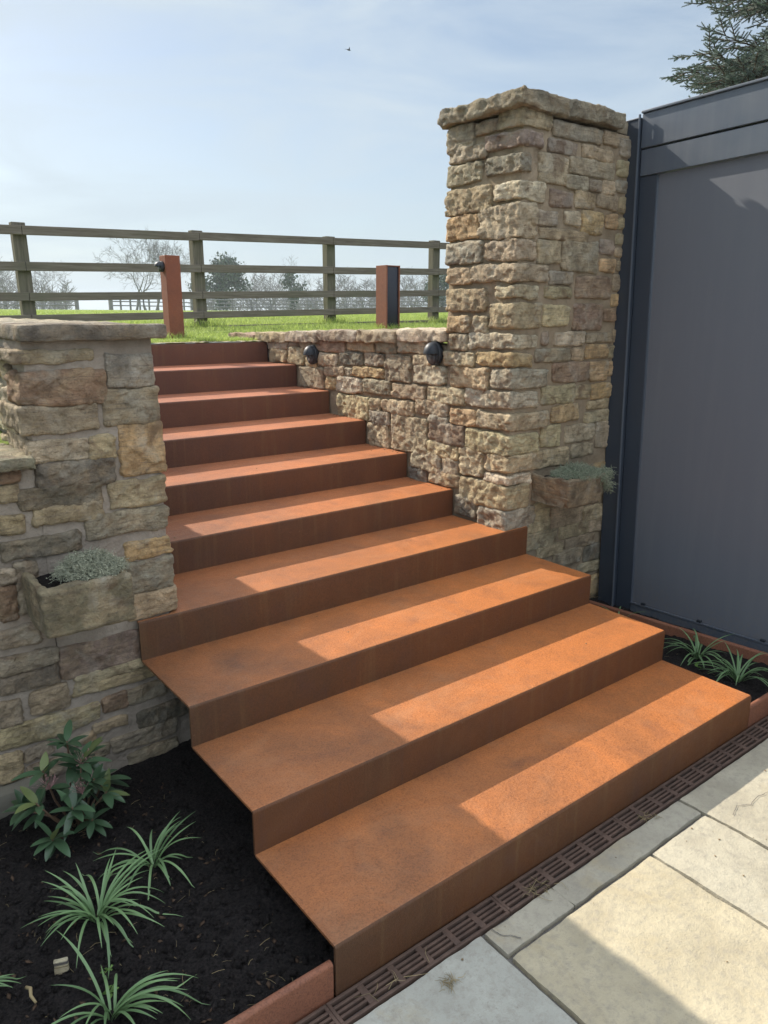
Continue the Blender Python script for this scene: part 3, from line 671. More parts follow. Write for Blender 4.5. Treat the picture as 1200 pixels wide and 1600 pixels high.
# ------------------------------------------------------------------ stone troughs built into the walls
def trough(name, x0, x1, y0, y1, z0, z1, label, tn, seed_, taper=.0):
    tr = thing('stone_trough', ((x0+x1)/2, y1, z0), label, 'trough', 'stone troughs set into the walls')
    mb = MB(); mb.cur = tn; t_ = .035
    def dsp(P, n_, q):
        k = (1-q[2])/2
        P = Vector((P.x+(1 if q[0] < 0 else -1)*taper*k*abs(q[0]), P.y+taper*.8*k*(q[1] < 0), P.z))
        if q[2] > .9: P.z += .007*nz(P, 14, seed_)+.004*nz(P, 40, seed_)
        return P+n_*(.006*nz(P, 12, seed_)+.004*nz(P, 34, seed_+2)+.002*nz(P, 80, seed_+4))
    for a, b_ in (((x0, y0, z0), (x1, y0+t_, z1)), ((x0, y0+t_*.6, z0+.002), (x0+t_*.8, y1+.02, z1-.003)), ((x1-t_*.8, y0+t_*.6, z0+.002), (x1, y1+.02, z1-.004)), ((x0+.004, y0+.008, z0+.003), (x1-.004, y1+.02, z0+.06))):
        mb.rbox(tuple((p+q)/2 for p, q in zip(a, b_)), tuple((q-p)/2 for p, q in zip(a, b_)), .012, .0075, dsp, maxn=48)
    mb.build('basin', 'stone', tr)
    mb = MB(); mb.grid(lambda a, c_: (x0+.02+(x1-x0-.04)*a, y0+.02+(y1-y0-.01)*c_, z1-.030+.006*nz((a*.3, c_*.3, 0), 20, 1)), 20, 16); mb.build('soil', 'soil', tr)
    return tr
trough('L', -.352, -.078, 1.000, YF, .682, .838, 'square cut grey stone trough jutting from the left wall above the shrub', (.25, .225, .155), 3)
trough('R', 2.062, 2.365, 1.000, YF, .700, .850, 'rough rounded stone trough jutting from the pillar near the dark screen', (.26, .215, .155), 8, .018)
def thyme(label, cx, cy, cz, rx, ry, h, n, mt, spill=None):
    th = thing('thyme_plant', (cx, cy, cz), label, 'plant', 'grey green cushion plants in the troughs')
    mb = MB(); st_ = MB()
    for k in range(n):
        a = R.uniform(0, 6.28); q = math.sqrt(R.random()); x = cx+rx*q*math.cos(a); y = cy+ry*q*math.sin(a)
        z = cz+h*(1-q*q)*R.uniform(.25, 1)
        if spill and R.random() < .34:
            x = cx+rx*R.uniform(.5, 1.15); y = cy-ry*R.uniform(.2, 1.05); z = cz-R.uniform(-.3, 1)*spill*max(0, (x-cx)/rx-.25); 
        d = Vector((R.gauss(0, 1)+ .4*math.cos(a), R.gauss(0, 1)+.4*math.sin(a), R.uniform(-.5, 1.3))).normalized()
        l_ = R.uniform(.014, .034); p0 = Vector((x, y, z)); p1 = p0+d*l_+Vector((0, 0, -.004)); 
        st_.tube([p0-d*.012, p0+d*l_*.5+Vector((0, 0, .002)), p1], [.0009, .0008, .0005], 3)
        for j in range(5):
            f = (j+1)/5; c_ = p0.lerp(p1, f); s_ = Vector((R.gauss(0, 1), R.gauss(0, 1), R.gauss(0, 1))).normalized()
            e_ = s_.cross(d).normalized(); L_ = R.uniform(.0035, .006); w_ = L_*.35
            i = mb.vs([c_, c_+s_*L_*.5+e_*w_, c_+s_*L_, c_+s_*L_*.5-e_*w_]); mb.fs([(i, i+1, i+2, i+3)])
    mb.build('foliage', mt, th); st_.build('stems', 'thyme', th)
thyme('pale grey wiry cushion plant growing in the left trough', -.175, 1.115, .838, .105, .085, .062, 1500, 'thyme')
thyme('soft grey green plant spilling over the right trough', 2.235, 1.095, .845, .15, .10, .055, 2300, 'thyme_green', .12)

# ------------------------------------------------------------------ wall lights
def eye_light(mb_base, mb_hood, mb_lens, c, s=1.):
    # round eyelid fitting that faces -x
    cx, cy, cz = c; R_ = .036*s
    mb_base.tube([(cx, cy, cz), (cx-.020*s, cy, cz)], [R_*1.0, R_*1.0], 28); mb_base.tube([(cx-.020*s, cy, cz), (cx-.026*s, cy, cz)], [R_, R_*.92], 28)
    def dome(a, b_):
        th_ = math.pi*a; ph = (math.pi/2)*b_
        return (cx-.024*s-.034*s*math.sin(th_)*math.cos(ph*.0+ (math.pi/2)*(1-b_)), cy+R_*.96*math.cos(th_), cz+.001+R_*.96*math.sin(th_)*math.sin((math.pi/2)*(1-b_)+0) if False else cz+R_*.96*math.sin(th_)*math.cos((math.pi/2)*b_))
    mb_hood.grid(dome, 20, 10)
    mb_hood.grid(lambda a, b_: (cx-.024*s-.033*s*math.sin(math.pi*a)*b_, cy+R_*.95*math.cos(math.pi*a), cz-.001), 20, 3, True)
    mb_lens.tube([(cx-.024*s, cy, cz-.012*s), (cx-.028*s, cy, cz-.012*s)], [R_*.55, R_*.5], 16)
for (yy, zz, lab) in ((1.774, 1.430, 'dark round eyelid wall light nearest the pillar'), (2.967, 1.372, 'dark round eyelid wall light further up the steps')):
    wl = thing('wall_light', (XW, yy, zz), lab, 'light', 'round lights on the low wall')
    a, b_, c_ = MB(), MB(), MB(); eye_light(a, b_, c_, (XW-.006, yy, zz), 1.38)
    for q in (a, b_, c_): q.v = [(x, y, zz+(z-zz)*1.25) for x, y, z in q.v]
    a.build('base', 'black_plastic', wl); b_.build('hood', 'black_plastic', wl); c_.build('lens', 'lens', wl)

# ------------------------------------------------------------------ dark framed screen
GX = 2.70
# the whole frame leans a little in its own plane
TH = rad(1.9)
def lean(mb, piv=(0, 1.1, 0)):
    c_, s_ = math.cos(TH), math.sin(TH)
    mb.v = [(x, piv[1]+(y-piv[1])*c_+z*s_, z*c_-(y-piv[1])*s_) for x, y, z in mb.v]
gt = thing('privacy_screen', (GX, 0, 0), 'tall anthracite metal frame holding a stretched grey mesh screen', 'screen')
def gp(name, a, b_, m_='anthracite', bev=.003):
    mb = MB(); mb.box(a, b_, bev); lean(mb); return mb.build(name, m_, gt, smooth=False)
gp('post', (GX-.035, 1.112, -.03), (GX+.10, 1.212, 2.565), 'anthracite_shaded'); gp('post', (GX-.035, -1.60, -.03), (GX+.10, -1.50, 2.565))
gp('post_cap', (GX-.039, 1.108, 2.566), (GX+.104, 1.216, 2.574)); 
gp('side_channel', (GX-.008, 1.012, .005), (GX+.06, 1.109, 2.30), 'anthracite_shaded'); gp('side_channel', (GX-.008, -1.498, .005), (GX+.06, -1.41, 2.30))
gp('fin', (GX-.047, 1.104, -.02), (GX-.0355, 1.1105, 2.585), bev=.001)
gp('top_beam', (GX-.020, -1.497, 2.432), (GX+.12, 1.107, 2.590)); gp('beam_cap', (GX-.030, -1.499, 2.591), (GX+.14, 1.109, 2.603))
gp('header_rail', (GX-.016, -1.497, 2.303), (GX+.09, 1.106, 2.424))
gp('bottom_rail', (GX-.012, -1.408, .012), (GX+.05, 1.010, .058)); gp('sill_track', (GX-.030, -1.49, -.030), (GX+.09, 1.104, .004))
gp('bottom_bead', (GX-.016, -1.408, .060), (GX-.006, 1.010, .070), bev=.002)
mb = MB(); mb.grid(lambda a, b_: (GX+.004+.004*math.sin(a*3.1)*math.sin(b_*3.1), -1.408+2.416*a, .060+2.24*b_), 40, 40); lean(mb); mb.build('screen', 'screen', gt)
for yy in (.93, .60, .27, -.06): gp('clip', (GX-.018, yy-.012, .071), (GX-.004, yy+.012, .082), 'black_plastic', .002)

# ------------------------------------------------------------------ steel bed edging
def edging(name, p0, p1, zt, label, thick=.022, group='steel bed edgings'):
    p0, p1 = Vector(p0), Vector(p1); d = (p1-p0).normalized(); n_ = Vector((-d.y, d.x, 0)); th = thing('bed_edging', tuple(p0), label, 'edging', group)
    pr = [(-thick/2, -.08), (-thick/2, zt-.012)]+[(-thick/2+.010-.010*math.cos(a*math.pi/10), zt-.010+.010*math.sin(a*math.pi/10)) for a in range(6)]
    pr += [(thick/2-.010+.010*math.sin(a*math.pi/10), zt-.010+.010*math.cos(a*math.pi/10)) for a in range(6)]+[(thick/2, -.08)]
    mb = MB(); m_ = 30; rg = []
    for a in range(m_+1):
        q = p0.lerp(p1, a/m_); rg.append(mb.vs([q+n_*(o_+.0015*nz(q, 3))+Vector((0, 0, z)) for o_, z in pr]))
    k = len(pr)
    for a in range(m_): mb.fs([(rg[a]+j, rg[a]+(j+1) % k, rg[a+1]+(j+1) % k, rg[a+1]+j) for j in range(k)])
    mb.fs([tuple(rg[0]+j for j in range(k)), tuple(rg[-1]+j for j in reversed(range(k)))])
    ob = mb.build('edging_strip', 'corten_edge', th); md = ob.modifiers.new('e', 'EDGE_SPLIT'); md.split_angle = rad(50)
edging('e', (-.006, .013, 0), (-4, .013, 0), .098, 'rust steel edging of the left planting bed, butted to the bottom step')
edging('e', (2.035, .012, 0), (2.62, .012, 0), .092, 'short rust steel edging right of the bottom step beside the drain')
edging('e', (2.645, .02, 0), (2.50, 1.235, 0), .078, 'rust steel edging running along the foot of the dark screen', .026)

# ------------------------------------------------------------------ steel bollards
def bollard(x, y, z, s, h, label, panel):
    b_ = thing('steel_bollard', (x, y, z), label, 'bollard', 'rusted steel bollards at the top of the steps')
    mb = MB(); 
    if not panel: mb.box((x-s/2, y-s/2, z-.1), (x+s/2, y+s/2, z+h), .004)
    else:
        mb.box((x-s/2, y-s/2, z-.1), (x-s/2+.012, y+s/2, z+h), .002); mb.box((x+s/2-.012, y-s/2, z-.1), (x+s/2, y+s/2, z+h), .002)
        mb.box((x-s/2+.0125, y+s/2-.012, z-.1), (x+s/2-.0125, y+s/2, z+h), .002); mb.box((x-s/2+.0125, y-s/2+.004, z+h-.010), (x+s/2-.0125, y+s/2-.0125, z+h-.001), .001)
    mb.build('body', 'corten_post', b_, smooth=False)
    if panel:
        mb = MB(); mb.box((x-s/2+.013, y-s/2+.012, z-.08), (x+s/2-.013, y-s/2+.03, z+h-.012), .001); mb.build('panel', 'dark_panel', b_)
    else:
        a, c_, l_ = MB(), MB(), MB(); eye_light(a, c_, l_, (x-s/2, y-.0, z+h-.075), 1.0)
        sp_ = a.build('spotlight', 'black_plastic', b_); c_.build('hood', 'black_plastic', sp_); l_.build('lens', 'lens', sp_)
bollard(1.382, 4.06, 1.455, .108, .565, 'rusted square steel bollard with a small dark spotlight on its side', False)
bollard(3.508, 4.28, 1.485, .155, .560, 'rusted steel bollard with a dark recessed front panel behind the low wall', True)

# ------------------------------------------------------------------ post and rail fence
fn = thing('post_and_rail_fence', (2.5, 6.0, 1.5), 'weathered grey timber post and four rail fence in front of the field', 'fence')
FX = [-3.95, -2.34, -.73, .885, 2.50, 4.07, 5.63, 7.2, 8.8, 10.4]
fz = lambda x: 1.475+.012*(x-.9)
for k, x in enumerate(FX):
    zt = 2.375+.0245*(x-.87)+R.uniform(-.006, .006); mb = MB(); mb.box((x-.055, 6.018, 1.25), (x+.055, 6.11, zt), .004)
    lx = (.016 if k == 3 else R.uniform(-.006, .006)); mb.v = [(p[0]-lx*(p[2]-1.5), p[1], p[2]+.02*(p[1]-6.06)*(p[2] > 2)) for p in mb.v]; mb.build('post', 'post_timber', fn, smooth=False)
for r_, (za, zb, hh) in enumerate(((2.311, 2.437, .037), (2.013, 2.131, .037), (1.761, 1.876, .035), (1.574, 1.678, .033))):
    for j in range(0, len(FX)-1):
        xa, xb = FX[j], FX[j+1]; xa += .002; xb -= .002
        f = lambda x: za+(zb-za)*(x-.87)/4.76
        mb = MB(); mb.box((xa, 5.975, -hh), (xb, 6.013, hh), .003)
        j0, j1 = R.uniform(-.004, .004), R.uniform(-.004, .004)
        # subdivide by hand for a slight sag
        mb.v = [(p[0], p[1]+.003*math.sin(p[0]*3), p[2]+f(p[0])+j0) for p in mb.v]
        mb.build('rail', 'timber', fn, smooth=False)
mb = MB(); mb.box((-4, 5.99, 1.38), (10.4, 6.02, 1.46)); mb.v = [(x, y, z+.016*(x-.87)+.02) for x, y, z in mb.v]; mb.build('gravel_board', 'timber', fn, smooth=False)

# ------------------------------------------------------------------ distant fences and trees
def far_pt(px, dist):
    a = YAW+math.atan((px-600)/FPX/1.035)
    return CAM.x+dist*math.sin(a), CAM.y+dist*math.cos(a)
def far_fence(px0, px1, dist, d1, label, h=1.25, n=9):
    a, b_ = far_pt(px0, dist), far_pt(px1, d1); z0 = ground_h(*a)
    f = thing('field_fence', (a[0], a[1], z0), label, 'fence', 'field fences far across the grass')
    pts = [(a[0]+(b_[0]-a[0])*k/n, a[1]+(b_[1]-a[1])*k/n) for k in range(n+1)]
    for x, y in pts:
        mb = MB(); z = ground_h(x, y); w_ = .10 if (x, y) not in (pts[0], pts[-1]) else .22
        mb.box((x-w_*.7, y-w_*.6, z-.3), (x+w_*.7, y+w_*.6, z+h)); mb.build('post', 'bark_far', f, smooth=False)
    for q in (.95, .62, .32):
        mb = MB()
        for (xa, ya), (xb, yb) in zip(pts[:-1], pts[1:]): mb.tube([(xa, ya-.1, ground_h(xa, ya)+h*q), (xb, yb-.1, ground_h(xb, yb)+h*q)], .05, 4)
        mb.build('rail', 'bark_far', f, smooth=False)
far_fence(-60, 120, 70, 78, 'far rail fence ending in the gap on the left of the field', 1.2)
far_fence(173, 300, 74, 80, 'far rail fence in front of the big bare tree', 1.2)
far_fence(302, 700, 80, 84, 'far rail fence before the hedge line on the right', 1.1, 14)
def bare_tree(px, dist, h, seed_, label, name='bare_tree', spread=.55, levels=7, lean_=0, tr=None, ivy=0, base_off=0, grp='bare trees beyond the field', narrow=1):
    rr = random.Random(seed_); x, y = far_pt(px, dist); z = ground_h(x, y)-.2
    t_ = thing(name, (x, y, z), label, 'tree', grp)
    tk, br, iv = MB(), MB(), MB()
    def grow(p, d, l_, r, lev):
        n = 3; pts = [p]; rs = [r]
        for k in range(n):
            d = (d+Vector((rr.gauss(0, .16), rr.gauss(0, .16), rr.gauss(.03, .10)))).normalized(); p = p+d*l_/n; pts.append(p); rs.append(r*(1-.38*(k+1)/n))
        (tk if lev == 0 else br).tube(pts, rs, 5 if lev < 2 else 3, cap=False)
        if ivy and lev < ivy:
            for q in range(int(90 if lev < 2 else 26)):
                c_ = pts[rr.randrange(1, 4)].lerp(pts[rr.randrange(1, 4)], rr.random())+Vector((rr.gauss(0, .38), rr.gauss(0, .38), rr.gauss(0, .38)))*h/9; s_ = h*.021*rr.uniform(.6, 1.4)
                u_ = Vector((rr.gauss(0, 1), rr.gauss(0, 1), rr.gauss(0, 1))).normalized(); v_ = u_.cross(Vector((rr.gauss(0, 1), 1, .3))).normalized()
                i = iv.vs([c_-u_*s_, c_+v_*s_*.7, c_+u_*s_, c_-v_*s_*.7]); iv.fs([(i, i+1, i+2, i+3)])
        if lev >= levels: return
        nb = rr.choice((2, 3, 3)) if lev < 3 else rr.choice((2, 2, 3))
        for k in range(nb):
            a = rr.uniform(0, 6.28); sp_ = spread*rr.uniform(.55, 1.25)
            ax_ = d.orthogonal().normalized(); ax_.rotate(Matrix.Rotation(a, 3, d)); nd_ = (d*math.cos(sp_)+ax_*math.sin(sp_))
            nd_ = Vector((nd_.x*narrow, nd_.y*narrow, nd_.z)); nd_.normalize()
            grow(pts[-1] if k < 2 else pts[2], nd_, l_*rr.uniform(.68, .88), max(rs[-1]*rr.uniform(.55, .78), h*.0015), lev+1)
    for q in range(tr or 1):
        grow(Vector((x+(q-((tr or 1)-1)/2)*h*.12, y, z)), Vector((lean_+rr.gauss(0, .12), 0, 1)).normalized(), h*.24, h*.030/math.sqrt(tr or 1), 0)
    # scale so that the tree reaches its height
    top = max(v_[2] for v_ in br.v)-z; s_ = h/top
    for m_ in (tk, br, iv): m_.v = [(x+(a-x)*s_, y+(b_-y)*s_, z+(c_-z)*s_) for a, b_, c_ in m_.v]
    tk.build('trunk', 'bark_far', t_); br.build('branches', 'bark_far', t_)
    if ivy and len(iv.v) > 4: iv.build('foliage', 'ivy', t_)
    return t_
bare_tree(228, 72, 7.3, 3, 'big wide bare tree standing alone behind the left bollard', levels=7, spread=.68, tr=3)
bare_tree(-25, 92, 6.2, 5, 'bare tree at the left edge beyond the fence', levels=6, spread=.5)
bare_tree(18, 95, 6.0, 6, 'dense bare tree behind the left fence post', levels=6, spread=.5, tr=2)
bare_tree(72, 90, 5.3, 8, 'low spreading bare tree right of the left fence post', levels=6, spread=.62, tr=2)
bare_tree(349, 84, 6.3, 9, 'bare tree clad in dark ivy between two fence posts', levels=6, spread=.62, ivy=5, tr=2)
bare_tree(398, 95, 4.3, 12, 'low bare tree just right of the ivy clad tree', levels=6, spread=.6, tr=2)
bare_tree(425, 92, 5.2, 13, 'round topped bare tree near the middle of the hedge line', levels=6, spread=.5, tr=2)
bare_tree(452, 86, 6.1, 14, 'pointed tree with dark foliage rising from the hedge line', levels=6, spread=.5, ivy=4, narrow=.9)
bare_tree(487, 94, 5.0, 15, 'bare tree left of the third fence post', levels=6, spread=.55)
bare_tree(540, 94, 4.8, 16, 'slender bare tree right of the third fence post', levels=6, spread=.4)
bare_tree(572, 96, 4.6, 17, 'low bare tree left of the panelled bollard', levels=6, spread=.55, tr=2)
bare_tree(596, 96, 5.1, 18, 'bare tree partly behind the panelled bollard', levels=6, spread=.5)
bare_tree(650, 90, 5.3, 19, 'bare tree between the panelled bollard and the pillar', levels=6, spread=.5, tr=2)
bare_tree(692, 84, 4.4, 20, 'dark evergreen tree close to the pillar edge', name='evergreen_tree', levels=5, spread=.5, ivy=5, grp='evergreens beyond the field')
mb = MB(); rr = random.Random(77)
for k in range(9000):
    px = rr.uniform(300, 760) if k % 4 else rr.uniform(-60, 112); d_ = rr.uniform(95, 125); x, y = far_pt(px, d_); z = ground_h(x, y)+rr.uniform(0, 1)**1.2*(3.2+.9*math.sin(px*.05)+.6*math.sin(px*.19)+.5*math.sin(px*.43+1))
    d = Vector((rr.gauss(0, .9), rr.gauss(0, .9), .8)).normalized(); l_ = rr.uniform(.4, 1.3)
    mb.tube([(x, y, z), Vector((x, y, z))+d*l_*.6+Vector((rr.gauss(0, .1), 0, 0)), Vector((x, y, z))+d*l_], [.045, .03, .012], 3, cap=False)
tag(mb.build('hedge_thicket', 'bark_far'), 'twiggy bare hedge line along the far side of the field', 'hedge', kind='stuff')

# ------------------------------------------------------------------ spruce behind the screen
sx, sy = 11.3, 3.5
sp = thing('blue_spruce', (sx, sy, 0), 'blue green spruce whose branch tips show above the dark screen', 'tree')
rr = random.Random(41)
tk, br, nd_l = MB(), MB(), MB()
tk.tube([(sx, sy, 0), (sx+.05, sy, 4), (sx, sy+.05, 8), (sx, sy, 12)], [.28, .22, .13, .03], 12)
def sprig(p, d, l_):
    br.tube([p, p+d*l_], [.006, .003], 3, cap=False)
    a = d.orthogonal().normalized(); n = 11
    # bottlebrush of needles as thin blades all round the twig
    for k in range(n*3):
        f = (k+.5)/(n*3); c_ = p+d*l_*f; ax_ = a.copy(); ax_.rotate(Matrix.Rotation(k*2.4, 3, d)); e = (ax_*.9+d*.65).normalized(); L_ = .030*rr.uniform(.8, 1.25)*(1-.35*f); s_ = d.cross(e).normalized()*.0058
        i = nd_l.vs([c_-s_, c_+s_, c_+e*L_]); nd_l.fs([(i, i+1, i+2)])
def branch(p, az_, l_, droop):
    d = Vector((math.cos(az_), math.sin(az_), .10)).normalized(); n = max(5, int(l_/.16)); pts = [p]; 
    for k in range(n):
        f = k/n; d = (d+Vector((rr.gauss(0, .05), rr.gauss(0, .05), -droop*.05 if f < .6 else .08))).normalized(); pts.append(pts[-1]+d*l_/n)
    br.tube(pts, [.035*(1-.85*k/n) for k in range(n+1)], 5, cap=False)
    for k in range(1, n+1):
        f = k/n
        dd = (pts[k]-pts[k-1]).normalized(); sd = dd.cross(Vector((0, 0, 1))).normalized()
        for s_ in (-1, 1):
            L_ = l_*.34*(1-f*.72)*rr.uniform(.7, 1.15)+.10
            q = pts[k]; dq = (dd*.75+sd*s_*.75+Vector((0, 0, rr.gauss(-.05, .15)))).normalized(); m_ = max(2, int(L_/.070)); qp = [q]
            for j in range(m_):
                dq = (dq+Vector((rr.gauss(0, .08), rr.gauss(0, .08), rr.gauss(.02, .08)))).normalized(); q = q+dq*L_/m_; qp.append(q)
                for s2 in (-1, 1):
                    if rr.random() < .88: sprig(q, (dq*.7+dq.cross(Vector((0, 0, 1))).normalized()*s2*.7+Vector((0, 0, rr.gauss(.05, .3)))).normalized(), rr.uniform(.07, .15))
            br.tube(qp, [.008]*len(qp), 3, cap=False); sprig(q, dq, .13)
    sprig(pts[-1], (pts[-1]-pts[-2]).normalized(), .16)
z = 3.0
while z < 8.6:
    rad_ = 3.3*(1-(z-3.0)/9.0)*rr.uniform(.85, 1.1)
    for q in range(5):
        az_ = rr.uniform(rad(120), rad(260)) if q < 4 else rr.uniform(-.6, 2.4)
        branch(Vector((sx, sy, z+rr.uniform(-.1, .1))), az_, rad_*rr.uniform(.8, 1.12), rr.uniform(.3, 1.4))
    z += .17
tk.build('trunk', 'bark', sp); br.build('branches', 'bark', sp); nd_l.build('needles', 'spruce', sp, smooth=False)

# ------------------------------------------------------------------ strappy clumps
def strap_clump(x, y, n, L_, seed_, label, src=None, lean_=(0, 0), w_=.0036, zb=None):
    rr = random.Random(seed_); z = soil_z(x, y)+.002 if zb is None else zb
    t_ = thing('strap_leaf_plant', (x, y, z), label, 'plant', 'green strap leaved plants in the beds'); mb = MB()
    for k in range(n):
        az_ = rr.uniform(0, 6.283); q = rr.random(); l_ = L_*rr.uniform(.55, 1.1); up_ = rr.uniform(.95, 1.42)
        d = Vector((math.cos(az_)*math.cos(up_)+lean_[0]*.3, math.sin(az_)*math.cos(up_)+lean_[1]*.3, math.sin(up_))).normalized()
        p = Vector((x+math.cos(az_)*.012*q+rr.gauss(0, .004), y+math.sin(az_)*.012*q+rr.gauss(0, .004), z-.008)); pts = [p]; seg = 12
        out_ = Vector((math.cos(az_), math.sin(az_), 0)); bend = rr.uniform(.07, .23)*(.5 if rr.random() < .12 else 1); tw = rr.gauss(0, .03)
        for j in range(seg):
            d = (d+Vector((0, 0, -bend*(1.15 if j > 3 else .75)))+out_*.07+Vector((-out_.y, out_.x, 0))*tw).normalized(); p = p+d*l_/seg
            if p.z < soil_z(p.x, p.y)+.004: p.z = soil_z(p.x, p.y)+.004; d.z = max(d.z, -.02)
            pts.append(p.copy())
        ww = [w_*min(1, .55+j*.16)*(1 if j < 8 else max(.08, 1-(j-8)/4.4)) for j in range(seg+1)]
        mb.ribbon(pts, ww, fold=.35)
    mb.build('leaves', 'strap', t_); return t_
strap_clump(-.400, .575, 46, .235, 1, 'fullest strap leaved clump in the middle of the left bed')
strap_clump(-.195, .700, 26, .200, 2, 'tall thin strap leaved clump in front of the shrub near the steps', lean_=(-.2, 0))
strap_clump(-.470, .255, 24, .245, 4, 'strap leaved clump at the bottom edge of the photo by the steel edging', lean_=(.3, .1))
strap_clump(-.745, .520, 16, .19, 5, 'strap leaved clump cut off by the left edge of the photo', lean_=(.3, 0))
strap_clump(2.470, .930, 10, .19, 6, 'smallest strap leaved clump just right of the second step beside the screen')
strap_clump(2.420, .450, 34, .235, 7, 'strap leaved clump beside the screen, left of its larger neighbour')
strap_clump(2.345, .205, 40, .235, 8, 'larger strap leaved clump right of the bottom step')

# ------------------------------------------------------------------ evergreen shrub
hx, hy = -.315, 1.015
sh = thing('evergreen_shrub', (hx, hy, .02), 'glossy dark green shrub with pale buds below the left trough', 'shrub')
stm, lf_, yg, bd = MB(), MB(), MB(), MB(); rr = random.Random(19)
def leaf(mb, p, d, l_, w_, cup=.25):
    n = 7; pts = []; q = p.copy(); dd = d.copy()
    for k in range(n+1):
        pts.append(q.copy()); dd = (dd+Vector((0, 0, -.07))).normalized(); q = q+dd*l_/n
    ws = [w_*(.12+math.sin(math.pi*(k/n)**.8)**.8*.9) if 0 < k < n else w_*.08 for k in range(n+1)]
    mb.ribbon(pts, ws, fold=cup)
def whorl(p, up_, n, l_, young=0):
    a0 = rr.uniform(0, 6.28); a = up_.orthogonal().normalized()
    for k in range(n):
        ax_ = a.copy(); ax_.rotate(Matrix.Rotation(a0+k*2.4, 3, up_)); f = rr.uniform(.25, 1.0) if k >= young else rr.uniform(.9, 1.6)
        d = (ax_+up_*f).normalized(); leaf(yg if k < young else lf_, p-up_*rr.uniform(0, .02), d, l_*rr.uniform(.75, 1.15), l_*rr.uniform(.13, .18))
def budhead(p):
    for k in range(34):
        q = p+Vector((rr.gauss(0, .016), rr.gauss(0, .014), rr.gauss(.012, .009))); r = rr.uniform(.0012, .0020)
        bd.tube([p-Vector((0, 0, .02)), q], [.0005, .0005], 3, cap=False); i = bd.vs([q+Vector(v_)*r for v_ in ((1, 0, 0), (0, 1, 0), (-1, 0, 0), (0, -1, 0), (0, 0, 1), (0, 0, -1))])
        bd.fs([(i, i+1, i+4), (i+1, i+2, i+4), (i+2, i+3, i+4), (i+3, i, i+4), (i+1, i, i+5), (i+2, i+1, i+5), (i+3, i+2, i+5), (i, i+3, i+5)])
heads = [(-.13, -.05, .19, 2), (-.085, .03, .25, 1), (.045, .03, .25, 1), (.075, -.07, .15, 3), (.0, .05, .32, 0), (-.11, -.12, .08, 1), (.01, -.12, .10, 0), (.10, .03, .13, 0), (-.04, -.10, .16, 0), (-.15, .03, .12, 0), (.02, -.02, .28, 1), (.05, -.03, .19, 0), (-.02, -.02, .2, 0)]
for dx, dy, dz, yy in heads:
    p = Vector((hx+dx, hy+dy, .02+dz*.88)); b0 = Vector((hx+dx*.12, hy+dy*.12, .0)); md_ = b0.lerp(p, .5)+Vector((rr.gauss(0, .012), rr.gauss(0, .012), .01))
    stm.tube([b0, md_, p], [.0045, .0036, .0028], 6); u_ = (p-md_).normalized()
    whorl(p, u_, rr.randrange(5, 8), .086, yy); whorl(p-u_*.035, u_, 2, .078)
for dx, dy, dz in ((-.085, -.045, .215), (.025, -.02, .24), (.0, -.075, .18)):
    bd = MB(); budhead(Vector((hx+dx, hy+dy, .02+dz))); bd.build('flower_head', 'bud', sh)
stm.build('stems', 'stem', sh); lf_.build('leaves', 'skimmia', sh); yg.build('young_leaves', 'skimmia_young', sh, label='upright yellow green young leaves')

# ------------------------------------------------------------------ small things
mb = MB(); mb.cur = (.55, .5, .36)
mb.rbox((0, 0, .018), (.017, .007, .021), .003, .004, lambda P, n_, q: P+n_*.0015*nz(P, 60, 2)); 
c_, s_ = math.cos(-.35), math.sin(-.35); bx, by = -.522, .462
mb.v = [(bx+x*c_-y*s_, by+x*s_+y*c_, .02+z) for x, y, z in mb.v]
def band(lo, hi, col):
    for k, v_ in enumerate(mb.v):
        if lo < v_[2] < hi: mb.c[k] = col
band(.050, .060, (.10, .10, .11)); band(.040, .045, (.24, .2, .12)); band(.055, .07, (.5, .47, .36))
o = mb.build('stone_chip', 'stone'); tag(o, 'small square banded stone chip standing in the dark soil', 'stone')
mb = MB(); mb.tube([(-.607, .455, .035), (-.600, .44, .04), (-.604, .42, .037), (-.598, .40, .03)], [.004, .0045, .004, .003], 8); tag(mb.build('stick', 'straw'), 'short pale broken stick lying on the soil by the stone chip', 'stick')
def weed(x, y, s_, n, label, zb=None, seed_=0):
    rr = random.Random(seed_); z = soil_z(x, y) if zb is None else zb; t_ = thing('weed_sprout', (x, y, z), label, 'plant'); mb = MB()
    for k in range(n):
        a = rr.uniform(0, 6.28); d = Vector((math.cos(a), math.sin(a), rr.uniform(.1, .9))).normalized(); p = Vector((x, y, z))+Vector((rr.gauss(0, s_*.3), rr.gauss(0, s_*.3), 0))
        leaf(mb, p, d, s_*rr.uniform(.5, 1), s_*.22)
    mb.build('leaves', 'weed', t_)
weed(2.335, .405, .035, 34, 'low bright green weed beside the bottom tread', seed_=1)
weed(-.425, .395, .016, 9, 'tiny round leaved seedling beside the stone chip', seed_=2); weed(-.445, .335, .022, 10, 'tiny green seedling below the stone chip', seed_=3)
def tuft(x, y, z, l_, n, label, mt='straw', seed_=0, spread=1.):
    rr = random.Random(seed_); t_ = MB()
    for k in range(n):
        a = rr.uniform(0, 6.28); p = Vector((x+rr.gauss(0, .01)*spread, y+rr.gauss(0, .006)*spread, z+.001)); d = Vector((math.cos(a), math.sin(a), rr.uniform(0, .3))).normalized(); L_ = l_*rr.uniform(.4, 1); b_ = Vector((-d.y, d.x, 0))*rr.gauss(0, .35)
        t_.tube([p, p+d*L_*.5+Vector((0, 0, .002)), p+(d+b_).normalized()*L_-Vector((0, 0, d.z*L_*.8))], [.0009, .0008, .0004], 3)
    return tag(t_.build('grass_scrap', mt), label, 'grass scrap')
tuft(.240, -.150, .008, .030, 34, 'small scrap of dry grass lying on the grey slab', seed_=5)
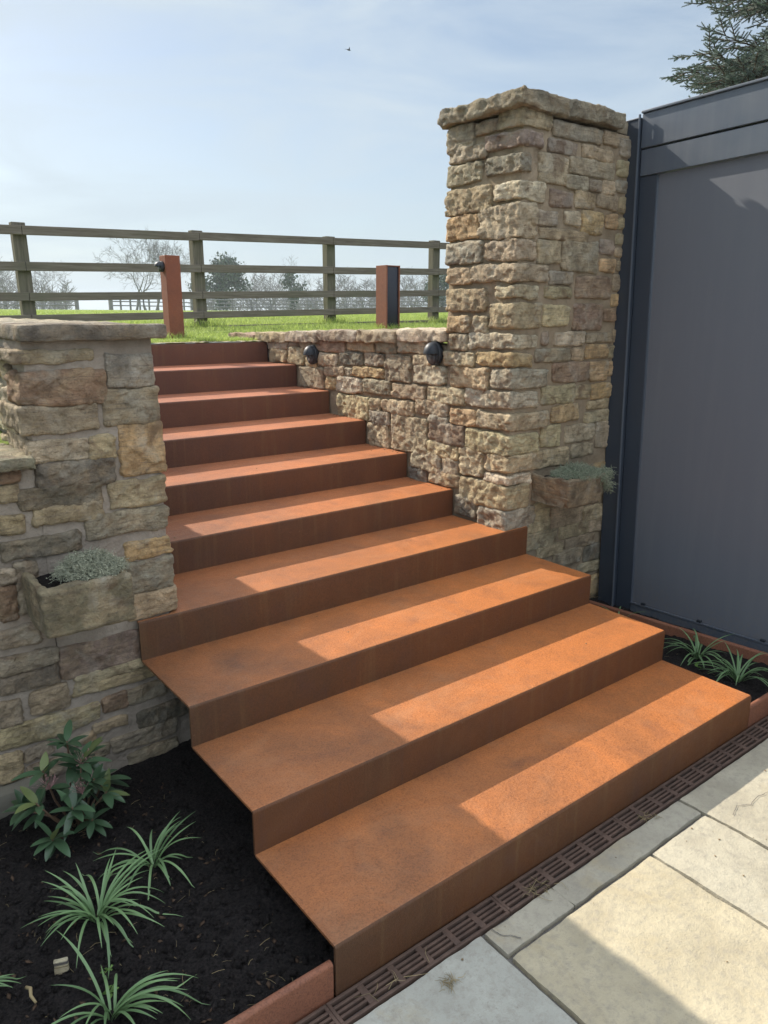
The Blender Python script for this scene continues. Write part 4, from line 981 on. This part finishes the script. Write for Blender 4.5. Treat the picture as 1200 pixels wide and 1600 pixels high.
tuft(.66, -.078, .006, .05, 22, 'wisp of dry stalks caught on the middle of the drain grate', seed_=6, spread=2)
tuft(1.20, -.085, .006, .04, 18, 'wisp of dry stalks caught on the far part of the drain grate', seed_=7, spread=2)
tuft(.13, -.06, .006, .07, 8, 'few long dry stalks lying over the near end of the drain', seed_=8, spread=3)
tuft(2.54, 1.18, .08, .05, 16, 'dry grass wisps at the foot of the pillar beside the screen', seed_=9, spread=2)
mb = MB()
for k in range(70):
    x, y = R.uniform(-.2, 2.4), R.uniform(-.9, -.10); lump(mb, Vector((x, y, .006)), R.choice((.0012, .0018, .0025, .004)))
tag(mb.build('paving_litter', 'twig'), 'scattered leaf bits and grit on the pale paving', 'litter', kind='stuff')
# bird
bxp = CAM+Vector((.65162171, .91874562, .34044403))*24
bd_ = thing('bird', tuple(bxp), 'tiny dark bird flying high in the clear sky', 'bird'); mb = MB()
mb.rbox(tuple(bxp), (.075, .022, .020), .02, .01, lambda P, n_, q: Vector((P.x, bxp.y+(P.y-bxp.y)*(1-.7*q[0]*q[0]), bxp.z+(P.z-bxp.z)*(1-.6*q[0]*q[0])))); ob = mb.build('body', 'bird', bd_)
for s_ in (-1, 1):
    mb = MB(); mb.grid(lambda a, b_: (bxp.x-.02+.05*b_*(1-.75*a)-.05*a*a, bxp.y+s_*.13*a, bxp.z+.07*a-.03*a*a+.006*(1-b_)), 6, 3); mb.grid(lambda a, b_: (bxp.x-.02+.05*b_*(1-.75*a)-.05*a*a, bxp.y+s_*.13*a, bxp.z-.004+.07*a-.03*a*a), 6, 3); mb.build('wing', 'bird', ob)

# ------------------------------------------------------------------ grass blades
mb = MB(); rr = random.Random(5); V, Fc = mb.v, mb.f
def blade(x, y, z, h, w_, lean_):
    a = rr.uniform(0, 6.28); dx, dy = math.cos(a)*w_, math.sin(a)*w_; b_ = rr.uniform(0, 6.28); lx, ly = math.cos(b_)*lean_*h, math.sin(b_)*lean_*h
    i = len(V); V.extend(((x-dx, y-dy, z-.004), (x+dx, y+dy, z-.004), (x+dx*.7+lx*.35, y+dy*.7+ly*.35, z+h*.55), (x-dx*.7+lx*.35, y-dy*.7+ly*.35, z+h*.55), (x+lx, y+ly, z+h))); Fc.append((i, i+1, i+2, i+3)); Fc.append((i+3, i+2, i+4))
for k in range(150000):
    q = rr.random(); y = 3.68+ (q**1.7)*26; half = (y+1.24)
    x = CAM.x+half*math.tan(rr.uniform(rad(8), rad(52)))
    if x > 1.86 and y < 3.7: continue
    if x < -1.5: continue
    d_ = y; cl = noise.noise(Vector((x*1.6, y*1.6, 2)))+.6*noise.noise(Vector((x*6, y*6, 2)))
    if cl < -.25 and rr.random() < .6: continue
    h = (.022+.010*cl)*rr.uniform(.5, 1.3)*(1+.06*(y-3.6)); blade(x, y, ground_h(x, y), h, .0016*(1+.22*(y-3.6)), .8)
for k in range(6000):
    x, y = rr.uniform(-1.4, .3), rr.uniform(3.0, 5); blade(x, y, ground_h(x, y), rr.uniform(.015, .045), .002, .8)
for (bx_, by_) in ((1.382, 4.06), (3.508, 4.28)):
    for k in range(900):
        a = rr.uniform(0, 6.28); r = abs(rr.gauss(.075, .05)); x, y = bx_+r*math.cos(a), by_+r*math.sin(a)
        if abs(x-bx_) > .055 or abs(y-by_) > .055: blade(x, y, ground_h(x, y), rr.uniform(.03, .075), .0022, .7)
for x in FX:
    for k in range(350): blade(x+rr.gauss(0, .12), 6.0+rr.gauss(-.02, .08), ground_h(x, 6), rr.uniform(.03, .10), .003, .6)
mb.c = []; mb.mi = []; mb.c = [(1, 1, 1)]; mb.mi = [0]*len(mb.f)
tag(mb.build('grass', 'blade', smooth=False), 'short bright green grass covering the terrace and field', 'grass', kind='stuff')
# thin spring haze
mb = MB(); mb.box((-430, -70, -1.5), (430, 720, 12.6)); hz = mb.build('haze', 'void', smooth=False); hz.data.materials.clear()
hm = bpy.data.materials.new('haze_air'); hm.use_nodes = True; ht = hm.node_tree; ht.nodes.remove(ht.nodes['Principled BSDF'])
pv = ht.nodes.new('ShaderNodeVolumePrincipled'); pv.inputs['Color'].default_value = (.86, .93, 1, 1); pv.inputs['Density'].default_value = .0009; pv.inputs['Anisotropy'].default_value = .3
ht.links.new(pv.outputs[0], ht.nodes['Material Output'].inputs['Volume']); hz.data.materials.append(hm); tag(hz, 'thin pale spring haze over the field', 'haze', kind='stuff')
for o in bpy.data.objects:
    if '_o' in o: del o['_o']
S.render.engine = 'CYCLES'
